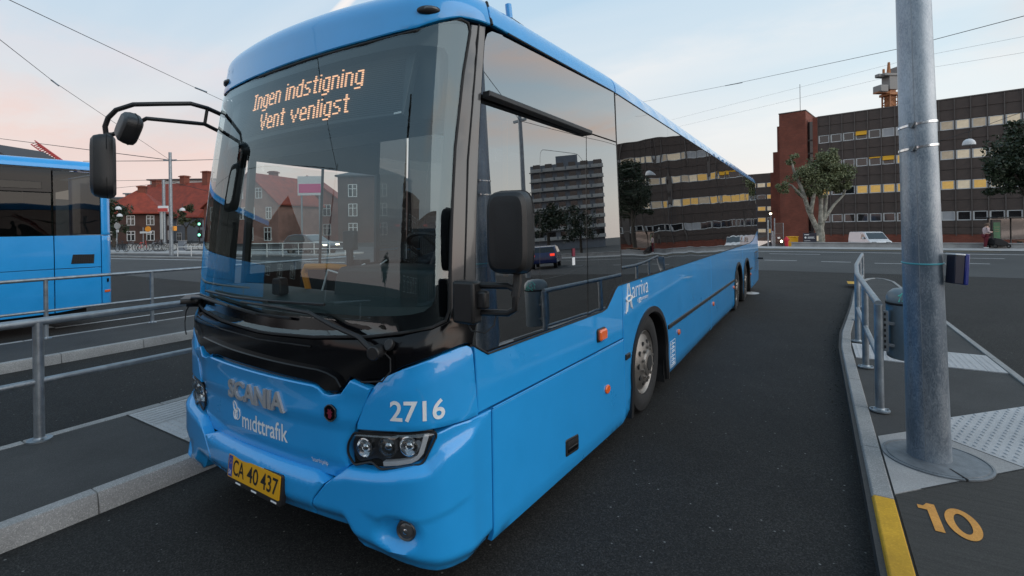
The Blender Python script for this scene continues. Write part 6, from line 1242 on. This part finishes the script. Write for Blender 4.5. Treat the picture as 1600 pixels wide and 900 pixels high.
q = at(1266, 374, 44); t = thing('site_sign', (q[0], q[1], 0), 'dark navy information board left of the pale tree trunk', 'sign'); m = Matrix.Translation((q[0], q[1], 0)) @ Matrix.Rotation(yl - .1, 4, 'Z'); s_ = CAMH - (363 - 346.6) / 763 * 44; rbox('board', -.58, .55, 0, .08, -.3, s_, 'navy', t, .01, m)
F = lambda a, c, h: tuple(m @ Vector((a, -h, c)))
for z, x0, x1, hh in ((s_ - .12, -.50, -.10, .05), (s_ - .34, -.22, .36, .025), (s_ - .40, -.22, .30, .025), (s_ - .46, -.22, .40, .025), (s_ - .68, -.5, .0, .025)): rbox('print_line', x0, x1, -.006, -.001, z - hh, z + hh * .2, 'white', t, 0, m)
MB().tube([F(-.40, s_ - .40, .001), F(-.40, s_ - .40, .006)], .09, 16).build('print_roundel', 'white', t); rbox('lit_panel', .56, .70, -.01, .05, .2, .65, 'litpale', t, .01, m)
q = at(1229, 384, 44); t = thing('fire_hydrant', (q[0], q[1], 0), 'small red capped post beside the steel gate', 'hydrant'); MB().lathe([(.14, -.4), (.15, .1), (.19, .14), (.17, .30), (.14, .38), (.06, .5), (.01, .52)], lambda x, y, h: (q[0] + x, q[1] + y, h + .1), 14, False).build('hydrant_body', 'redcloth', t); MB().tube([(q[0] - .24, q[1], .35), (q[0] + .24, q[1], .35)], .06, 8).build('hydrant_outlet', 'redcloth', t)
q = at(1241, 380, 45); t = thing('grit_box', (q[0], q[1], 0), 'small yellow grit box behind the low wall by the tower', 'box'); m = Matrix.Translation((q[0], q[1], 0)) @ Matrix.Rotation(yl, 4, 'Z'); rbox('box_body', -.42, .38, 0, .5, -.4, .52, 'yellowplate', t, .04, m); rbox('box_lid', -.46, .42, -.04, .54, .522, .60, 'yellowplate', t, .03, m)
# ------------------------------------------------------------------ person, pushchair, shelter, bench
def skinbody(name, verts, edges, radii, material, parent, sub=2):
    me = bpy.data.meshes.new(name); me.from_pydata([tuple(v) for v in verts], edges, []); o = bpy.data.objects.new(name, me); col.objects.link(o)
    md = o.modifiers.new('skin', 'SKIN'); sv_ = me.skin_vertices[0].data
    for i, r in enumerate(radii): sv_[i].radius = (r, r) if not isinstance(r, tuple) else r
    sv_[0].use_root = True; s2 = o.modifiers.new('sub', 'SUBSURF'); s2.levels = sub; s2.render_levels = sub; dg = bpy.context.evaluated_depsgraph_get(); m2 = bpy.data.meshes.new_from_object(o.evaluated_get(dg)); bpy.data.objects.remove(o); m2.materials.clear(); m2.materials.append(M[material]); m2.shade_smooth(); return link(name, m2, parent)
pq = at(1541, 390, 31.5); pz = .03; pr = thing('person', (0, 0, 0), 'person in pale pink jacket and maroon trousers looking at a phone', 'person')
V = [(0, 0, .90), (0, .0, 1.08), (.01, 0, 1.28), (.02, 0, 1.40), (.05, 0, 1.47), (.09, 0, 1.555), (0, .085, .86), (.02, .09, .48), (-.03, .09, .08), (.09, .10, .03), (0, -.085, .86), (-.04, -.09, .48), (-.09, -.09, .08), (.04, -.10, .03), (.01, .17, 1.36), (-.02, .23, 1.12), (.22, .15, 1.06), (.32, .11, 1.10), (.01, -.17, 1.36), (-.02, -.23, 1.12), (.22, -.13, 1.08), (.32, -.07, 1.12)]
Eg = [(0, 1), (1, 2), (2, 3), (3, 4), (4, 5), (0, 6), (6, 7), (7, 8), (8, 9), (0, 10), (10, 11), (11, 12), (12, 13), (3, 14), (14, 15), (15, 16), (16, 17), (3, 18), (18, 19), (19, 20), (20, 21)]
rd = [.14, .13, .15, .13, .055, .095, .095, .065, .045, .04, .095, .065, .045, .04, .065, .05, .04, .032, .065, .05, .04, .032]
skinbody('body', V, Eg, rd, 'skin', pr); skinbody('jacket', [V[i] for i in (0, 1, 2, 3, 14, 15, 16, 18, 19, 20)], [(0, 1), (1, 2), (2, 3), (3, 4), (4, 5), (5, 6), (3, 7), (7, 8), (8, 9)], [.165, .155, .172, .145, .08, .066, .052, .08, .066, .052], 'pinkcoat', pr); skinbody('trousers', [V[i] for i in (0, 6, 7, 8, 10, 11, 12)], [(0, 1), (1, 2), (2, 3), (0, 4), (4, 5), (5, 6)], [.15, .112, .08, .06, .112, .08, .06], 'maroon', pr)
MB().ball((.065, 0, 1.60), .115, .105, .115, 14, 10).ball((-.05, 0, 1.60), .05, .05, .05).build('hair', 'hair', pr); MB().box(.34, .36, -.04, .05, 1.12, 1.24).build('phone', 'blackgloss', pr, bevel=.006)
for s in (1, -1): MB().ball((.03 if s > 0 else -.02, s * .095, .045), .13, .05, .05, 12, 8).build('shoe', 'white', pr)
pr.location = (pq[0], pq[1], pz); pr.rotation_euler = (0, 0, math.radians(18)); pr.scale = (1, 1, .96)
q = at(1560, 390, 31.3); ps = thing('pushchair', (q[0], q[1], pz), 'low black covered pushchair beside the person in pink', 'pushchair'); m = Matrix.Translation((q[0], q[1], pz)) @ Matrix.Rotation(yl, 4, 'Z')
B = MB().prism([(-.48, .25), (-.50, .55), (-.38, .68), (-.05, .62), (.35, .42), (.52, .22), (.45, .16), (-.3, .18)], -.25, .25, lambda u, v, h: tuple(m @ Vector((u, h, v)))); B.build('cover', 'cloth', ps, bevel=.05)
for x in (-.42, .42):
    for y in (-.24, .24): MB().lathe([(.05, .0), (.13, .02), (.14, -.02)], lambda u, v, h: tuple(m @ Vector((x + u, y + h, .14 + v))), 14, False).build('wheel', 'rubber', ps)
MB().tube([m @ Vector((-.45, -.2, .5)), m @ Vector((-.62, -.2, .78)), m @ Vector((-.62, .2, .78)), m @ Vector((-.45, .2, .5))], .02, 6).build('push_handle', 'black', ps)
q = at(1556, 390, 36); sh = thing('bus_shelter', (q[0], q[1], 0), 'dark glass bus shelter with a green poster panel at the right edge', 'bus shelter'); m = Matrix.Translation((q[0], q[1], 0)) @ Matrix.Rotation(yl + .05, 4, 'Z')
rbox('poster_case', -.32, .38, -.06, .10, .0, 1.86, 'black', sh, .02, m); ps_ = rbox('poster', -.24, .28, -.075, -.062, .38, 1.68, 'poster', sh, 0, m)
for z, a in ((1.30, .2), (1.12, .16), (.98, .18)): rbox('poster_print', -a + .02, a + .02, -.080, -.0755, z, z + .06, 'leafpale', sh, 0, m)
for k in range(3): rbox('poster_print', -.12 + k * .15, -.06 + k * .15, -.080, -.0755, .42, .47, 'white', sh, 0, m)
rbox('shelter_roof', -.4, 4.2, -.5, 1.1, 1.98, 2.06, 'black', sh, .02, m); rbox('shelter_glass', .42, 4.0, .9, .92, .35, 1.95, 'greybit', sh, 0, m)
for x in (.40, 2.2, 4.0): rbox('shelter_post', x - .03, x + .03, .86, .95, 0, 1.98, 'black', sh, 0, m)
q = at(1606, 390, 31.5); bn2 = thing('bench', (q[0], q[1], 0), 'wooden bench end at the right picture edge on the far pavement', 'bench'); m = Matrix.Translation((q[0], q[1], pz)) @ Matrix.Rotation(yl, 4, 'Z'); rbox('seat', -.75, .9, -.2, .2, .42, .47, 'wood', bn2, .01, m)
for x in (-.5, .65): rbox('leg', x - .04, x + .04, -.16, .16, 0, .42, 'black', bn2, .01, m)
# ------------------------------------------------------------------ the other side of the square, which the bus glass mirrors
def gh(name, c, rz, lx, ly, ze, zr, wall, label, wins, chim=()): return hip_house(name, c, rz, lx, ly, ze, zr, wall, 'rooftile', label, 'front', .35, wins, chim)
fw_ = [('f', u, z, 1.5, 1.9) for z in (2.0, 5.2) for u in (-4, 0, 4)] + [('f', u, 8.4, 1.2, 1.8) for u in (-2, 2)]
def zz2(py, D, px=430): return CAMH + (PPY - ROLL * (px - PPX) - py) / FOC * D
c = at(430, 385, 74); gh('brick_gable_house', c[:2], yl + math.radians(-14), 9.5, 10, zz2(318, 72), zz2(272, 72), 'pinkbrick', 'pinkish brick gabled house with white bay window seen through the windscreen', [('f', u, zz2(304, 72), 1.1, 1.5) for u in (-1.6, 1.6)] + [('f', u, zz2(334, 72), .9, 1.7) for u in (-1.6, -.6, .4, 3.2)] + [('f', u, zz2(365, 72), 1.2, 1.9) for u in (-3, 0, 3)], ((-1.8, 2, zz2(300, 72), zz2(262, 72), .5),))
c = at(494, 385, 86); gh('brick_gable_house', c[:2], yl + math.radians(8), 10, 10, zz2(312, 82), zz2(276, 82), 'redbrick', 'red brick gabled house behind the pink hoarding seen through the windscreen', [('f', u, z, 1.3, 1.9) for z in (zz2(330, 82), zz2(360, 82)) for u in (-3, 0, 3)])
q = at(484, 300, 60); bb = thing('billboard', (q[0], q[1], 0), 'white and pink hoarding on posts seen through the windscreen', 'billboard'); m = Matrix.Translation((q[0], q[1], 0)) @ Matrix.Rotation(yl, 4, 'Z'); rbox('board', -1.5, 1.5, 0, .15, zz2(306, 60), zz2(276, 60), 'poster2', bb, .02, m); rbox('board_band', -1.35, 1.35, -.02, -.003, zz2(302, 60), zz2(288, 60), 'pink', bb, 0, m)
for u in (-1.1, 1.1): rbox('post', u - .08, u + .08, .16, .3, 0, zz2(280, 60), 'galv', bb, 0, m)
c = at(590, 385, 70); hip_house('ivy_house', c[:2], yl, 8, 9, zz2(276, 66), zz2(258, 66), 'darkbrick', 'darkroof', 'tall dull brown house seen through the bus right of the hoarding', False, .3, [('f', u, z, 1.2, 1.7) for z in (zz2(300, 66), zz2(330, 66), zz2(360, 66)) for u in (-2, 2)])
q = at(470, 402, 34); rl_ = thing('railing', tuple(q), 'white railing on the far pavement seen through the windscreen and door', 'railing'); m = Matrix.Translation((q[0], q[1], 0)) @ Matrix.Rotation(yl + .1, 4, 'Z')
for k in range(7): MB().tube([m @ Vector((-3.3 + k * 1.05, 0, 0)), m @ Vector((-3.3 + k * 1.05, 0, .95))], .03, 6).build('post', 'frame', rl_)
for z in (.93, .5): MB().tube([m @ Vector((-3.4, 0, z)), m @ Vector((3.1, 0, z))], .03, 6).build('rail', 'frame', rl_)
fw_ = [('f', u, z, 1.5, 1.9) for z in (2.0, 5.2) for u in (-4, 0, 4)]
gh('brick_gable_house', (-50, -33), math.radians(123), 13, 10, 7.2, 12.5, 'darkbrick', 'added dark brick gabled house out of view that keeps the windscreen reflection dark', fw_)  # unseen house, kept dark so the windscreen mirrors no bright horizon
br = hip_house('brick_block', (4, -34), math.radians(180), 16, 12, 10.5, 11.5, 'darkbrick', 'darkroof', 'brick block with square windows mirrored at the right of the windscreen', False, .2, [('f', u, z, 1.4, 1.5) for z in (2.2, 5.0, 7.8) for u in (-6, -3, 0, 3, 6)])
sb = thing('shop_block', (24, -26, 0), 'grey green shop block mirrored at the right edge of the windscreen', 'building'); m = Matrix.Translation((24, -26, 0)) @ Matrix.Rotation(math.radians(-138), 4, 'Z')
rbox('wall', -16, 16, 0, 12, 0, 9.5, 'greywall', sb, 0, m); rbox('fascia', -16.1, 16.1, -.3, -.01, 3.4, 4.6, 'navy', sb, 0, m); rbox('roof', -16.3, 16.3, -.3, 12.3, 9.51, 9.9, 'darkroof', sb, 0, m)
for k in range(9): rbox('window', -15 + k * 3.4, -12.6 + k * 3.4, -.08, -.01, 5.6, 7.8, 'window', sb, 0, m); rbox('shop_window', -15.2 + k * 3.4, -12.4 + k * 3.4, -.1, -.01, .4, 3.1, 'window', sb, 0, m)
dk = thing('dark_tower', (-5.5, -38, 0), 'slim dark tower mirrored near the right windscreen pillar', 'tower'); rbox('shaft', -6.4, -4.4, -39.5, -37.5, 0, 26, 'brown', dk, .05); 
for k in range(20): rbox('floor_band', -6.45, -4.35, -37.49, -37.44, 2 + k * 1.2, 2.35 + k * 1.2, 'blackgloss', dk)
tree((-14, -32, 0), [([(0, 0, 0), (0, 0, 2.4)], .2, .12)], [((0, 0, 3.6), (1.6, 1.6, 1.8)), ((.5, .5, 2.4), (1.4, 1.4, 1.0))], 1800, .16, 'leafdark', 'darkbark', 'dark round tree mirrored low in the windscreen', None, seed=21, name='street_tree')
tp4, _p = thing('tram_pole', (-15, -14, 0), 'overhead line pole mirrored in the middle of the windscreen', 'pole'), 0; MB().tube([(-15, -14, 0), (-15, -14, 8.5)], .10, 10, True, .07).build('shaft', 'galv', tp4)
wire_([(-15, -14, 8.2), (-34, -6, 8.6), (-60, 2, 9)], .02, 'overhead wire mirrored sloping across the windscreen'); wire_([(-15, -14, 8.2), (-8, 0, 8.4), (6, 20, 8.5)], .02, 'overhead wire mirrored from pole top across the glass')
tp5 = thing('tram_pole', (11.4, 20.0, 0), 'overhead line pole mirrored in the driver side window', 'pole'); MB().tube([(11.4, 20., 0), (11.4, 20., 8.6)], .14, 12, True, .10).build('shaft', 'galv', tp5); rbox('cross_arm', 11.0, 11.8, 19.95, 20.05, 8.0, 8.12, 'galv', tp5)
wire_([(11.4, 20, 8.06), (6.5, 10, 8.6), (3, 3, 9.5)], .012, 'overhead wire mirrored in the upper driver side window'); wire_([(11.4, 20, 8.06), (12, 42, 8.2), (13, 60, 8.6)], .014, 'overhead wire mirrored level in the side windows')
ap = thing('apartment_tower', (77, 131, 0), 'eight storey balcony apartment block mirrored in the driver side window', 'building'); m = Matrix.Translation((77, 131, -1)) @ Matrix.Rotation(math.radians(-30), 4, 'Z'); rbox('wall', -11, 11, 0, 14, 0, 27, 'greywall', ap, 0, m); rbox('roof_house', -4, 3, 3, 9, 27, 30, 'greywall', ap, 0, m)
for k in range(8):
    rbox('floor_slab', -11.3, 11.3, -1.2, 0, 3.0 + k * 3.1, 3.2 + k * 3.1, 'palewall', ap, 0, m)
    for i in range(6): rbox('balcony_front', -11.2 + i * 3.75, -7.9 + i * 3.75, -1.25, -1.15, 3.2 + k * 3.1, 4.1 + k * 3.1, 'palewall', ap, 0, m); rbox('window', -10.8 + i * 3.75, -8.6 + i * 3.75, -.06, -.005, 3.5 + k * 3.1, 5.6 + k * 3.1, 'window', ap, 0, m)
for i, (x, y, s_) in enumerate(((37, 60, 3.2), (42, 78, 4.2), (27, 74, 3.2))):
    tree((x, y, -1), [([(0, 0, 0), (0, 0, 4)], .3, .2)], [((0, 0, 6), (s_, s_, s_ * .8)), ((s_ * .5, 0, 4.5), (s_ * .6, s_ * .6, s_ * .5))], 2200, .24, 'leafdark', 'darkbark', ['dark park tree mirrored between office block and apartments', 'largest dark park tree mirrored before the apartment block', 'smaller dark park tree mirrored beside the office block end'][i], None, seed=30 + i, name='park_tree')
